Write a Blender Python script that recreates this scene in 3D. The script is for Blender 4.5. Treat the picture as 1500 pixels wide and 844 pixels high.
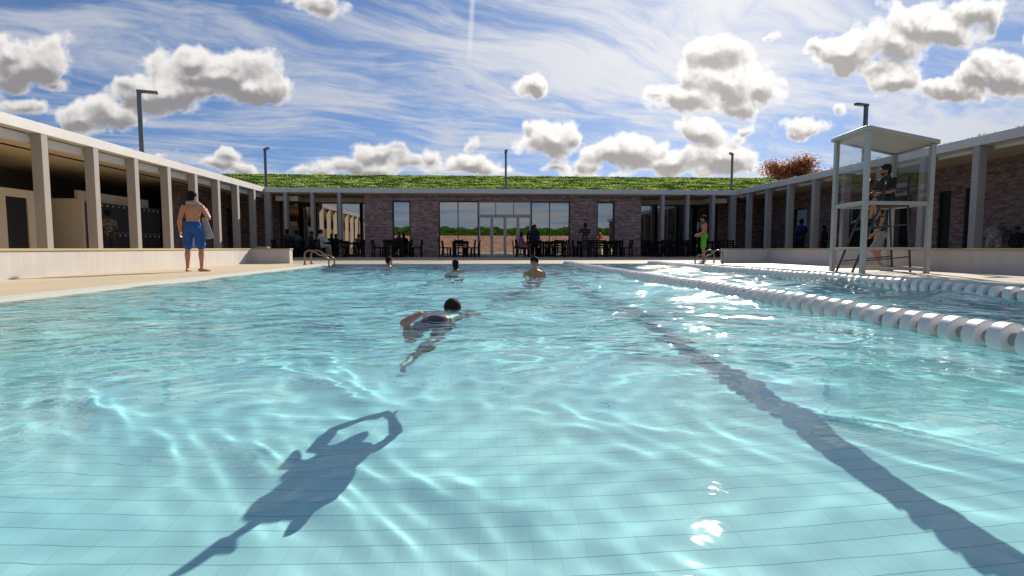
import bpy, bmesh, math, random
import numpy as np
from mathutils import Vector, Matrix, noise as mnoise
R = math.radians
random.seed(7)
rng = np.random.default_rng(11)
sc = bpy.context.scene
col = sc.collection
for o in list(bpy.data.objects):
    bpy.data.objects.remove(o)

# ------------------------------------------------------------------ camera
cam = bpy.data.objects.new('camera', bpy.data.cameras.new('camera'))
col.objects.link(cam)
sc.camera = cam
cam.data.lens = 19.2
cam.data.sensor_width = 36
cam.data.clip_start = 0.05
cam.data.clip_end = 2000
cam.location = (0, 0, 0.5)
cam.rotation_euler = (R(90 - 4.15), 0, R(-3.58))

# ------------------------------------------------------------------ light
SUN_EL, SUN_AZ = 27.5, 24.0
SKY_STRENGTH = 0.085
sun_dir = Vector((math.sin(R(SUN_AZ)) * math.cos(R(SUN_EL)), math.cos(R(SUN_AZ)) * math.cos(R(SUN_EL)), math.sin(R(SUN_EL))))
L = bpy.data.lights.new('sun', 'SUN')
L.energy = 4.9
L.angle = R(0.6)
L.color = (1.0, 0.93, 0.83)
L.cycles.is_caustics_light = True
sun = bpy.data.objects.new('sun', L)
col.objects.link(sun)
sun.location = (20, 40, 30)
sun.rotation_euler = sun_dir.to_track_quat('Z', 'Y').to_euler()

sc.view_settings.view_transform = 'Standard'
sc.view_settings.look = 'None'
sc.view_settings.exposure = 0.25
sc.view_settings.gamma = 1
sc.cycles.use_denoising = True
sc.cycles.max_bounces = 10
sc.cycles.transparent_max_bounces = 16
sc.cycles.glossy_bounces = 5
sc.cycles.transmission_bounces = 8
sc.cycles.diffuse_bounces = 3
sc.cycles.sample_clamp_indirect = 6
sc.cycles.caustics_reflective = False
sc.cycles.caustics_refractive = True

# ------------------------------------------------------------------ node helper
class NT:
    def __init__(self, nt):
        self.nt = nt
        nt.nodes.clear()
    def n(self, kind, ins=None, out=0, **kw):
        nd = self.nt.nodes.new(kind)
        for k, v in kw.items():
            setattr(nd, k, v)
        for k, v in (ins or {}).items():
            self.put(nd.inputs[k], v)
        return nd.outputs[out] if len(nd.outputs) else None
    def put(self, sock, v):
        if v is None:
            return
        if isinstance(v, bpy.types.NodeSocket):
            self.nt.links.new(v, sock)
        else:
            sock.default_value = v
    def m(self, op, a, b=None, c=None, clamp=False):
        nd = self.nt.nodes.new('ShaderNodeMath')
        nd.operation = op
        nd.use_clamp = clamp
        for i, x in enumerate((a, b, c)):
            if x is not None:
                self.put(nd.inputs[i], x)
        return nd.outputs[0]
    def v(self, op, a, b=None, out=0):
        nd = self.nt.nodes.new('ShaderNodeVectorMath')
        nd.operation = op
        self.put(nd.inputs[0], a)
        if b is not None:
            self.put(nd.inputs[1], b)
        return nd.outputs[out]
    def noise(self, vec, scale, detail=4, rough=0.5, out=0, dist=0.0):
        return self.n('ShaderNodeTexNoise', {'Vector': vec, 'Scale': scale, 'Detail': detail, 'Roughness': rough, 'Distortion': dist}, out)
    def ss(self, x, a, b, c=0.0, d=1.0):
        return self.n('ShaderNodeMapRange', {0: x, 1: a, 2: b, 3: c, 4: d}, interpolation_type='SMOOTHSTEP')
    def lin(self, x, a, b, c=0.0, d=1.0):
        return self.n('ShaderNodeMapRange', {0: x, 1: a, 2: b, 3: c, 4: d})
    def mix(self, f, a, b, blend='MIX'):
        nd = self.nt.nodes.new('ShaderNodeMix')
        nd.data_type = 'RGBA'
        nd.blend_type = blend
        self.put(nd.inputs[0], f)
        self.put(nd.inputs[6], a if isinstance(a, bpy.types.NodeSocket) else c4(a))
        self.put(nd.inputs[7], b if isinstance(b, bpy.types.NodeSocket) else c4(b))
        return nd.outputs[2]
    def comb(self, x, y, z=0.0):
        return self.n('ShaderNodeCombineXYZ', {0: x, 1: y, 2: z})
    def sep(self, v):
        nd = self.nt.nodes.new('ShaderNodeSeparateXYZ')
        self.put(nd.inputs[0], v)
        return nd.outputs

def c4(c):
    return (c[0], c[1], c[2], 1.0) if len(c) == 3 else c

Fc = Vector((math.sin(R(3.58)) * math.cos(R(4.15)), math.cos(R(3.58)) * math.cos(R(4.15)), -math.sin(R(4.15))))
Rc = Vector((math.cos(R(3.58)), -math.sin(R(3.58)), 0))
Uc = Rc.cross(Fc)
def sky_uv(x, y):
    d = Fc * 800 + Rc * (x - 750) + Uc * (422 - y)
    return d.x / d.y, d.z / d.y
# ------------------------------------------------------------------ world: Nishita sky with cirrus and cumulus
w = bpy.data.worlds.new('World')
sc.world = w
w.use_nodes = True
W = NT(w.node_tree)
dirv = W.n('ShaderNodeTexCoord', out=0)
lifted = W.v('NORMALIZE', W.v('ADD', W.v('MULTIPLY', dirv, (1, 1, 0.8)), (0, 0, 0.13)))
sky = W.n('ShaderNodeTexSky', {'Vector': lifted}, sky_type='NISHITA', sun_disc=False, sun_elevation=R(SUN_EL), sun_rotation=R(SUN_AZ),
          altitude=0, air_density=1.0, dust_density=0.15, ozone_density=2.5)
dx, dy, dz = W.sep(dirv)
dys = W.m('MAXIMUM', dy, 0.05)
uv = W.comb(W.m('DIVIDE', dx, dys), W.m('DIVIDE', dz, dys))
# glare towards the sun
cosS = W.m('MAXIMUM', W.v('DOT_PRODUCT', dirv, tuple(sun_dir), out=1), 0.0)
glow = W.m('POWER', cosS, 26.0)
glow2 = W.m('POWER', cosS, 7.0)
# saturate the blue a little
base = W.mix(1.0, sky, (0.66, 0.76, 0.94), 'MULTIPLY')
base = W.mix(W.m('MULTIPLY', glow2, 0.10), base, (6.6, 7.0, 8.0))
# cirrus on a high plane
dzs = W.m('ADD', W.m('MAXIMUM', dz, 0.0), 0.09)
pc = W.comb(W.m('DIVIDE', dx, dzs), W.m('DIVIDE', dy, dzs))
rot = W.n('ShaderNodeVectorRotate', {'Vector': pc, 'Angle': R(-24)}, rotation_type='Z_AXIS')
wob = W.v('MULTIPLY', W.v('SUBTRACT', W.noise(rot, 0.7, 3, 0.5, out=1), (0.5, 0.5, 0.5)), (1.1, 1.1, 0))
rotw = W.v('ADD', rot, wob)
stre = W.v('MULTIPLY', rotw, (0.5, 1.45, 1.0))
ci1 = W.noise(stre, 1.9, 9, 0.66)
ci2 = W.noise(W.v('ADD', rotw, (7, 3, 0)), 0.55, 3, 0.5)
ripple = W.noise(W.v('MULTIPLY', rotw, (1.0, 1.6, 1)), 9.0, 5, 0.6)
cir = W.m('ADD', W.m('ADD', ci1, W.m('MULTIPLY', W.m('SUBTRACT', ci2, 0.5), 0.75)), W.m('MULTIPLY', W.m('SUBTRACT', ripple, 0.5), 0.16))
cir = W.m('ADD', cir, W.m('MULTIPLY', glow2, 0.03))
cir = W.m('SUBTRACT', cir, W.lin(dx, -0.25, -0.75, 0.0, 0.13))
cirm = W.m('MULTIPLY', W.ss(cir, 0.37, 0.66), 0.88)
circ = W.mix(glow2, (5.0, 5.4, 6.3), (9.0, 8.9, 9.0))
base = W.mix(cirm, base, circ)
uc, vc = sky_uv(690, 40)
ux, uy, _uz = W.sep(uv)
trail = W.m('MULTIPLY', W.ss(W.m('ABSOLUTE', W.m('SUBTRACT', ux, W.m('MULTIPLY_ADD', W.m('SUBTRACT', uy, vc), 0.06, uc))), 0.0, 0.0075, 1.0, 0.0), W.m('MULTIPLY', W.ss(uy, vc - 0.085, vc - 0.01), 0.42))
base = W.mix(trail, base, (8.6, 8.7, 9.0))
# cumulus blobs: photo-plane direction (u, v), half width, half height
PX = [
 (310,106,100,40),(300,128,96,24),(370,132,50,18),(255,128,70,34),(365,125,58,26),(285,88,42,26),(205,132,50,30),(160,168,58,30),(120,176,45,20),(180,120,22,16),
 (35,95,68,40),(10,80,40,34),(75,125,38,16),(30,160,44,16),
 (325,226,24,9),(350,245,34,10),(238,225,26,9),(440,250,30,9),(500,247,46,12),(560,228,34,16),(590,240,44,14),(628,236,24,15),
 (690,212,17,11),(690,240,50,17),(738,251,34,8),(575,216,18,8),
 (777,120,29,21),(806,203,48,27),(770,186,15,12),(835,200,20,16),
 (1058,118,72,42),(1050,75,46,26),(1000,145,55,26),(1115,130,46,24),(1148,124,20,12),(1070,150,52,20),(965,140,24,12),
 (920,222,62,21),(985,238,70,18),(1036,193,48,17),(1055,230,50,21),(1090,182,9,8),(870,240,40,12),
 (1240,78,66,30),(1300,62,74,34),(1370,42,84,36),(1425,20,52,30),(1190,70,22,16),(1285,100,60,14),
 (1318,116,42,22),(1385,128,62,24),(1430,112,40,20),(1475,103,44,30),(1480,84,20,10),
 (1188,183,36,15),(1166,190,16,8),(1230,157,8,8),(1128,57,13,8),(470,10,42,18),(430,0,30,8),
 (60,235,50,9),(640,250,60,10),(800,248,50,9),(465,255,60,8),(1000,255,80,8),(550,252,50,10),(870,256,60,7),(310,238,40,8),(1520,60,30,20),(-60,140,60,30),(-150,90,90,40),(1640,90,80,34),(1600,170,60,20),(-80,230,70,14),
]
wv = W.v('MULTIPLY', W.v('SUBTRACT', W.noise(uv, 9.0, 3, 0.55, out=1), (0.5, 0.5, 0.5)), (0.085, 0.06, 0))
uvw = W.v('ADD', uv, wv)
field = core = None
for (x, y, hw, hh) in PX:
    if y > 175: hh *= 1.25; hw *= 1.1
    u0, v0 = sky_uv(x, y)
    u1, _ = sky_uv(x + hw, y)
    _, v1 = sky_uv(x, y - hh)
    su, sv = 1.0 / abs(u1 - u0), 1.0 / abs(v1 - v0)
    g_ = min(1.0, 0.22 + hh / 34.0)
    loc = W.n('ShaderNodeVectorMath', {0: uvw, 1: (su, sv, 0), 2: (-u0 * su, -v0 * sv, 0)}, operation='MULTIPLY_ADD')
    q = W.v('LENGTH', loc, out=1)
    k = W.m('MULTIPLY_ADD', q, -g_, g_ * 1.30)
    field = k if field is None else W.n('ShaderNodeMath', {0: field, 1: k, 2: 0.14}, operation='SMOOTH_MAX')
    if True:
        q2 = W.v('LENGTH', W.v('ADD', loc, (0.0, 0.42, 0)), out=1)
        k2 = W.m('MULTIPLY_ADD', q2, -g_, g_ * 1.25)
        core = k2 if core is None else W.n('ShaderNodeMath', {0: core, 1: k2, 2: 0.2}, operation='SMOOTH_MAX')
def puffs(p, pw):
    a1 = W.noise(p, 12.0, 7, 0.58)
    a2 = W.n('ShaderNodeTexVoronoi', {'Vector': pw, 'Scale': 22.0, 'Detail': 2.0, 'Roughness': 0.5}, feature='F1')
    return W.m('ADD', W.m('MULTIPLY', W.m('SUBTRACT', a1, 0.5), 1.65), W.m('MULTIPLY', W.m('SUBTRACT', 0.45, a2), 0.42))
nn_ = puffs(uv, uvw)
off = (0.006, 0.014, 0)
nn2 = puffs(W.v('ADD', uv, off), W.v('ADD', uvw, off))
emb = W.m('SUBTRACT', nn_, nn2)
dens = W.m('ADD', field, nn_)
cm = W.ss(dens, -0.02, 0.36)
vert = W.m('SUBTRACT', field, core)
tone = W.m('MULTIPLY_ADD', vert, 1.25, 0.50)
tone = W.m('MULTIPLY_ADD', emb, 1.1, tone)
tone = W.m('MULTIPLY_ADD', W.ss(dens, 0.05, 0.8), -0.34, tone)
tone = W.m('ADD', tone, W.ss(dens, 0.42, 0.05, 0.0, 0.5))
tone = W.ss(tone, 0.0, 1.0)
edge = W.mix(glow2, (8.8, 8.5, 8.3), (13.0, 12.6, 12.0))
grey = W.mix(glow2, (2.8, 2.7, 2.85), (4.2, 3.9, 3.7))
cc = W.mix(tone, grey, edge)
outc = W.mix(cm, base, cc)
sunw = (11, 10.8, 10.6)
outA = W.mix(W.m('MULTIPLY', glow, 0.22), outc, sunw)
outB = W.mix(W.m('MULTIPLY', glow, 0.22), base, sunw)
bgA = W.n('ShaderNodeBackground', {'Color': outA, 'Strength': SKY_STRENGTH})
bgB = W.n('ShaderNodeBackground', {'Color': outB, 'Strength': SKY_STRENGTH})
gate = W.m('MULTIPLY', W.m('GREATER_THAN', dy, 0.45), W.m('GREATER_THAN', dz, 0.03))
W.n('ShaderNodeOutputWorld', {'Surface': W.n('ShaderNodeMixShader', {0: gate, 1: bgB, 2: bgA})})
w.cycles.sampling_method = 'MANUAL'
w.cycles.sample_map_resolution = 256

# ------------------------------------------------------------------ materials
MATS = {}
def mat(name, color, rough=0.6, metal=0.0, var=0.0, vscale=3.0, bump=0.0, bscale=30.0, spec=0.5, fn=None):
    if name in MATS:
        return MATS[name]
    m = bpy.data.materials.new(name)
    m.use_nodes = True
    T = NT(m.node_tree)
    pos = T.n('ShaderNodeTexCoord', out=3)
    colr = c4(color)
    if fn:
        colr = fn(T, pos)
    elif var:
        nz = T.noise(pos, vscale, 6, 0.6)
        f = T.lin(nz, 0.3, 0.7, 1 - var, 1 + var)
        colr = T.mix(1.0, colr, T.comb(f, f, f), 'MULTIPLY')
    ins = {'Base Color': colr, 'Roughness': rough, 'Metallic': metal, 'Specular IOR Level': spec}
    if bump:
        b = T.n('ShaderNodeBump', {'Height': T.noise(pos, bscale, 5, 0.6), 'Strength': 1.0, 'Distance': bump})
        ins['Normal'] = b
    bs = T.n('ShaderNodeBsdfPrincipled', ins)
    T.n('ShaderNodeOutputMaterial', {'Surface': bs})
    MATS[name] = m
    return m

def render_fn(c, streak=0.06):
    def fn(T, pos):
        nz = T.noise(pos, 1.1, 7, 0.65)
        st = T.noise(T.v('MULTIPLY', pos, (3.0, 3.0, 0.25)), 2.0, 4, 0.6)
        sp = T.noise(pos, 60.0, 2, 0.5)
        f = T.m('ADD', T.m('ADD', T.lin(nz, 0.3, 0.7, 1 - .06, 1 + .06), T.lin(st, 0.3, 0.7, -streak, streak)), T.lin(sp, 0.3, 0.7, -0.05, 0.05))
        return T.mix(1.0, c4(c), T.comb(f, f, f), 'MULTIPLY')
    return fn

def paving_fn(c, tile=None, speck=0.0):
    def fn(T, pos):
        nz = T.noise(pos, 0.9, 6, 0.6)
        f = T.lin(nz, 0.3, 0.7, 0.93, 1.07)
        sp = T.noise(pos, 34.0, 3, 0.7)
        f = T.m('ADD', f, T.lin(sp, 0.35, 0.65, -speck, speck))
        cc = T.mix(1.0, c4(c), T.comb(f, f, f), 'MULTIPLY')
        if tile:
            bx, by, bz = T.sep(pos)
            def line(a, t):
                fr = T.m('FRACT', T.m('DIVIDE', a, t))
                d = T.m('MINIMUM', fr, T.m('SUBTRACT', 1.0, fr))
                return T.ss(T.m('MULTIPLY', d, t), 0.004, 0.012, 1.0, 0.0)
            g = T.m('MAXIMUM', line(bx, tile), line(by, tile))
            idn = T.n('ShaderNodeTexWhiteNoise', {'Vector': T.v('FLOOR', T.v('DIVIDE', pos, (tile, tile, 100.0)))}, 0, noise_dimensions='3D')
            fi = T.lin(idn, 0, 1, 0.94, 1.05)
            cc = T.mix(1.0, cc, T.comb(fi, fi, fi), 'MULTIPLY')
            cc = T.mix(T.m('MULTIPLY', g, 0.55), cc, (0.12, 0.10, 0.08))
        return cc
    return fn

def brick_fn(axis, dark=1.0):
    def fn(T, pos):
        bx, by, bz = T.sep(pos)
        vec = T.comb(by if axis == 'x' else bx, bz)
        br = T.nt.nodes.new('ShaderNodeTexBrick')
        br.offset = 0.5
        T.put(br.inputs['Vector'], vec)
        br.inputs['Color1'].default_value = (0.235 * dark, 0.125 * dark, 0.10 * dark, 1)
        br.inputs['Color2'].default_value = (0.15 * dark, 0.095 * dark, 0.09 * dark, 1)
        br.inputs['Mortar'].default_value = (0.26 * dark, 0.23 * dark, 0.21 * dark, 1)
        br.inputs['Scale'].default_value = 1.0
        br.inputs['Brick Width'].default_value = 0.225
        br.inputs['Row Height'].default_value = 0.075
        br.inputs['Mortar Size'].default_value = 0.007
        br.inputs['Mortar Smooth'].default_value = 0.2
        br.inputs['Bias'].default_value = 0.0
        idn = T.n('ShaderNodeTexWhiteNoise', {'Vector': T.v('FLOOR', T.v('DIVIDE', vec, (0.225, 0.075, 1)))}, 0, noise_dimensions='2D')
        f = T.lin(idn, 0, 1, 0.72, 1.3)
        big = T.noise(T.v('MULTIPLY', pos, (1, 1, 2.2)), 4.5, 8, 0.75)
        f = T.m('MULTIPLY', f, T.lin(big, 0.32, 0.68, 0.5, 1.5))
        cc = T.mix(1.0, br.outputs[0], T.comb(f, f, f), 'MULTIPLY')
        hue = T.noise(T.v('MULTIPLY', pos, (1, 1, 2)), 6.0, 3, 0.6)
        return T.mix(T.ss(hue, 0.55, 0.72, 0, 0.5), cc, (0.14 * dark, 0.14 * dark, 0.17 * dark))
    return fn

def tile_pool_fn(T, pos):
    bx, by, bz = T.sep(pos)
    t = 0.12
    def line(a, t, wdt):
        fr = T.m('FRACT', T.m('DIVIDE', a, t))
        d = T.m('MINIMUM', fr, T.m('SUBTRACT', 1.0, fr))
        return T.ss(T.m('MULTIPLY', d, t), wdt * 0.4, wdt, 1.0, 0.0)
    h = T.m('MAXIMUM', line(by, t, 0.0036), T.m('MULTIPLY', line(T.m('ADD', bz, 0.02), t, 0.0042), T.ss(bz, -0.96, -0.93)))
    v = T.m('MULTIPLY', line(bx, t, 0.006), 0.14)
    idn = T.n('ShaderNodeTexWhiteNoise', {'Vector': T.v('FLOOR', T.v('DIVIDE', pos, (t, t, t)))}, 0, noise_dimensions='3D')
    fi = T.lin(idn, 0, 1, 0.955, 1.035)
    cc = T.mix(1.0, (0.72, 0.725, 0.705), T.comb(fi, fi, fi), 'MULTIPLY')
    return T.mix(T.m('MULTIPLY', T.m('MAXIMUM', h, v), 0.6), cc, (0.10, 0.22, 0.27))

M_rendL = mat('white_render', (0.62, 0.59, 0.56), 0.85, fn=render_fn((0.64, 0.59, 0.54)), bump=0.002, bscale=70)
M_conc = mat('grey_concrete', (0.36, 0.345, 0.33), 0.8, fn=render_fn((0.40, 0.36, 0.32), 0.04), bump=0.002, bscale=60)
M_fascia = mat('fascia_metal', (0.5, 0.49, 0.49), 0.5, fn=render_fn((0.70, 0.655, 0.61), 0.03))
M_beam = mat('beam_paint', (0.78, 0.76, 0.75), 0.5, var=0.04)
M_cap = mat('cap_stone', (0.50, 0.41, 0.27), 0.7, fn=paving_fn((0.52, 0.39, 0.21), None, 0.05))
M_soffit = mat('soffit_board', (0.80, 0.66, 0.44), 0.7, var=0.05)
M_dark = mat('dark_frame', (0.02, 0.022, 0.025), 0.4)
M_framegrey = mat('grey_frame', (0.45, 0.44, 0.38), 0.4, var=0.04)
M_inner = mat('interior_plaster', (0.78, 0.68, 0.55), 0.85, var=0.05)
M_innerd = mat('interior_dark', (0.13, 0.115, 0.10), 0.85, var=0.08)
M_void = mat('door_dark', (0.006, 0.006, 0.007), 0.5)
M_brickY = mat('brick_front', (0.2, 0.12, 0.1), 0.85, fn=brick_fn('y', 1.45), bump=0.004, bscale=25)
M_brickX = mat('brick_side', (0.2, 0.12, 0.1), 0.85, fn=brick_fn('x', 1.3), bump=0.004, bscale=25)
M_deck = mat('cream_paving', (0.62, 0.5, 0.33), 0.75, fn=paving_fn((0.63, 0.505, 0.32), None, 0.04), bump=0.001)
M_deckT = mat('tiled_paving', (0.62, 0.5, 0.33), 0.6, fn=paving_fn((0.55, 0.465, 0.34), 0.6, 0.03), bump=0.001)
M_deckF = mat('speckled_paving', (0.5, 0.4, 0.3), 0.8, fn=paving_fn((0.38, 0.30, 0.21), None, 0.13), bump=0.002)
M_coping = mat('pool_coping', (0.72, 0.66, 0.56), 0.6, var=0.05, vscale=6)
M_pool = mat('pool_tile', (0.6, 0.75, 0.75), 0.9, spec=0.0, fn=tile_pool_fn)
M_rail = mat('bronze_rail', (0.22, 0.19, 0.16), 0.28, 1.0, var=0.1)
M_post = mat('lamp_metal', (0.16, 0.165, 0.17), 0.4, 0.8, var=0.06)
M_alu = mat('tower_metal', (0.54, 0.49, 0.44), 0.45, 0.2, var=0.06)
M_steel = mat('dark_steel', (0.035, 0.04, 0.055), 0.5, 0.0)
M_black = mat('black_wood', (0.010, 0.010, 0.010), 0.8, var=0.2, spec=0.2)
M_white = mat('float_plastic', (0.80, 0.74, 0.71), 0.38, var=0.05, vscale=9)
M_hub = mat('float_hub', (0.33, 0.31, 0.31), 0.5)
M_locker = mat('locker_dark', (0.022, 0.024, 0.027), 0.4)
M_lockf = mat('locker_frame', (0.16, 0.165, 0.17), 0.5)
M_hair = mat('hair_dark', (0.014, 0.010, 0.008), 0.85, var=0.5, vscale=60, bump=0.006, bscale=60, spec=0.15)
M_hairb = mat('hair_brown', (0.035, 0.019, 0.012), 0.8, var=0.5, vscale=60, bump=0.006, bscale=60, spec=0.2)
def skin(name, c):
    return mat(name, c, 0.5, var=0.07, vscale=9)
M_skin = skin('skin_tan', (0.50, 0.215, 0.12))
M_skin2 = skin('skin_wet', (0.44, 0.215, 0.15))
M_skin3 = skin('skin_deep', (0.16, 0.075, 0.045))
M_eye = mat('eye_dark', (0.02, 0.015, 0.012), 0.2)
M_lip = mat('lip', (0.30, 0.10, 0.08), 0.5)
def cloth(name, c, var=0.12, vs=14):
    return mat(name, c, 0.85, var=var, vscale=vs, bump=0.006, bscale=22)
M_blue = cloth('blue_shorts', (0.012, 0.085, 0.32), 0.22)
M_green = cloth('green_shorts', (0.10, 0.42, 0.03), 0.2)
M_grey = cloth('grey_cloth', (0.33, 0.31, 0.29), 0.15)
M_lgrey = cloth('pale_shirt', (0.42, 0.47, 0.47), 0.1)
M_beige = cloth('beige_cloth', (0.46, 0.38, 0.30), 0.12)
M_bk = cloth('black_cloth', (0.018, 0.018, 0.020), 0.2)
M_navy = cloth('navy_cloth', (0.014, 0.018, 0.04), 0.2)
M_jean = cloth('blue_jeans', (0.035, 0.07, 0.16), 0.3)
M_royal = cloth('royal_blue', (0.02, 0.05, 0.30), 0.2)
M_lilac = cloth('lilac_cloth', (0.50, 0.42, 0.50), 0.12)

def pattern_mat(name, fn):
    return mat(name, (1, 1, 1), 0.85, fn=fn)
def camo(T, pos):
    n = T.noise(pos, 9, 4, 0.6)
    a = T.mix(T.ss(n, 0.46, 0.5), (0.02, 0.02, 0.015), (0.10, 0.085, 0.05))
    return T.mix(T.ss(T.noise(pos, 17, 3, 0.6), 0.55, 0.58), a, (0.22, 0.19, 0.13))
M_camo = pattern_mat('camouflage_cloth', camo)
def stripes(T, pos):
    z = T.sep(pos)[2]
    s = T.m('SINE', T.m('MULTIPLY', z, 44.0))
    return T.mix(T.ss(s, 0.3, 0.7), (0.012, 0.013, 0.011), (0.085, 0.085, 0.06))
M_stripe = pattern_mat('striped_dress', stripes)
def pinks(T, pos):
    n = T.noise(pos, 24, 3, 0.7)
    return T.mix(T.ss(n, 0.45, 0.6), (0.18, 0.045, 0.09), (0.42, 0.22, 0.33))
M_pink = pattern_mat('pink_print', pinks)
def lattice(T, pos):
    v = T.n('ShaderNodeTexVoronoi', {'Vector': pos, 'Scale': 16.0}, feature='DISTANCE_TO_EDGE')
    return T.mix(T.ss(v, 0.06, 0.16), (0.60, 0.54, 0.46), (0.24, 0.20, 0.16))
M_knit = pattern_mat('knit_cloth', lattice)

def grass_mat(name, a, b, c):
    m = bpy.data.materials.new(name)
    m.use_nodes = True
    T = NT(m.node_tree)
    pos = T.n('ShaderNodeTexCoord', out=3)
    st = T.noise(T.v('MULTIPLY', pos, (0.8, 2.4, 2.4)), 1.3, 6, 0.65)
    fine = T.noise(pos, 14, 4, 0.7)
    cc = T.mix(T.ss(st, 0.43, 0.57), c4(a), c4(b))
    cc = T.mix(T.ss(T.m('ADD', fine, T.m('MULTIPLY', T.m('SUBTRACT', st, 0.5), 0.6)), 0.52, 0.64, 0, 0.85), cc, c4(c))
    d = T.n('ShaderNodeBsdfDiffuse', {'Color': cc})
    t = T.n('ShaderNodeBsdfTranslucent', {'Color': cc})
    mx = T.n('ShaderNodeMixShader', {0: 0.5, 1: d, 2: t})
    T.n('ShaderNodeOutputMaterial', {'Surface': mx})
    return m
M_sedum = grass_mat('sedum', (0.05, 0.13, 0.025), (0.30, 0.46, 0.06), (0.85, 0.80, 0.36))
M_soil = mat('roof_soil', (0.06, 0.09, 0.03), 0.9, var=0.4, vscale=4)
M_hedge = grass_mat('hedge_leaf', (0.05, 0.14, 0.02), (0.12, 0.27, 0.03), (0.24, 0.42, 0.07))
M_autumn = grass_mat('autumn_leaf', (0.30, 0.10, 0.04), (0.50, 0.21, 0.08), (0.66, 0.38, 0.17))
M_bark = mat('bark', (0.10, 0.07, 0.05), 0.9, var=0.3, vscale=10, bump=0.02, bscale=14)
M_lawn = mat('lawn', (0.06, 0.10, 0.03), 0.9, var=0.3, vscale=0.6)

def schlick(T, f0):
    g = T.nt.nodes.new('ShaderNodeNewGeometry')
    c = T.m('ABSOLUTE', T.v('DOT_PRODUCT', g.outputs['Incoming'], g.outputs['Normal'], out=1))
    return T.m('ADD', T.m('MULTIPLY', T.m('POWER', T.m('SUBTRACT', 1.0, c, clamp=True), 5.0), 1 - f0), f0)

def glass_mat(name, f0, tint, rough=0.0, gl=(1, 1, 1)):
    m = bpy.data.materials.new(name)
    m.use_nodes = True
    T = NT(m.node_tree)
    f = schlick(T, f0)
    tr = T.n('ShaderNodeBsdfTransparent', {'Color': c4(tint)})
    g = T.n('ShaderNodeBsdfGlossy', {'Roughness': rough, 'Color': c4(gl)})
    mx = T.n('ShaderNodeMixShader', {0: f, 1: tr, 2: g})
    T.n('ShaderNodeOutputMaterial', {'Surface': mx})
    return m
M_glass = glass_mat('window_glass', 0.40, (0.55, 0.58, 0.58), 0.0, (0.92, 0.83, 0.73))
M_glassd = glass_mat('side_glass', 0.22, (0.50, 0.52, 0.52))
M_clear = glass_mat('clear_glass', 0.045, (0.93, 0.94, 0.93))

M_panel = bpy.data.materials.new('roof_panel')
M_panel.use_nodes = True
T = NT(M_panel.node_tree)
T.n('ShaderNodeOutputMaterial', {'Surface': T.n('ShaderNodeMixShader', {0: 0.35, 1: T.n('ShaderNodeBsdfDiffuse', {'Color': (0.62, 0.57, 0.48, 1)}), 2: T.n('ShaderNodeBsdfTranslucent', {'Color': (0.60, 0.54, 0.44, 1)})})})
# water surface: refraction with a sky reflection on top
M_water = bpy.data.materials.new('pool_water')
M_water.use_nodes = True
T = NT(M_water.node_tree)
pos = T.n('ShaderNodeTexCoord', out=3)
py = T.sep(pos)[1]
bmpr = T.noise(T.v('MULTIPLY', pos, (1.0, 1.3, 1)), 2.4, 2, 0.45, dist=0.5)
bmpn = T.m('ADD', T.noise(T.v('MULTIPLY', pos, (1.0, 1.3, 1)), 2.6, 4, 0.5, dist=0.6), T.m('MULTIPLY', T.noise(pos, 8.0, 2, 0.5), 0.14))
wamp = T.ss(py, 1.3, 5.0, 0.05, 1.0)
bn2 = T.n('ShaderNodeBump', {'Height': bmpr, 'Strength': wamp, 'Distance': 0.075})
gw = T.nt.nodes.new('ShaderNodeNewGeometry')
cw = T.m('MAXIMUM', T.m('ABSOLUTE', T.v('DOT_PRODUCT', gw.outputs['Incoming'], bn2, out=1)), 0.02)
path = T.m('DIVIDE', 1.0, T.m('SQRT', T.m('SUBTRACT', 1.0, T.m('DIVIDE', T.m('SUBTRACT', 1.0, T.m('MULTIPLY', cw, cw)), 1.06))))
body = T.comb(T.m('EXPONENT', T.m('MULTIPLY', path, -0.20)), T.m('EXPONENT', T.m('MULTIPLY', path, -0.022)), T.m('EXPONENT', T.m('MULTIPLY', path, -0.009)))
bn = T.n('ShaderNodeBump', {'Height': bmpn, 'Strength': T.m('MAXIMUM', wamp, 0.13), 'Distance': 0.062})
rf = T.n('ShaderNodeBsdfRefraction', {'Color': body, 'Roughness': 0.0, 'IOR': 1.042, 'Normal': bn2})
gl = T.n('ShaderNodeBsdfGlossy', {'Roughness': 0.028, 'Normal': bn})
f = T.m('ADD', T.m('MULTIPLY', T.m('POWER', T.m('SUBTRACT', 1.0, cw, clamp=True), 5.0), 0.90), 0.02)
mx = T.n('ShaderNodeMixShader', {0: f, 1: rf, 2: gl})
T.n('ShaderNodeOutputMaterial', {'Surface': mx})

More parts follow.
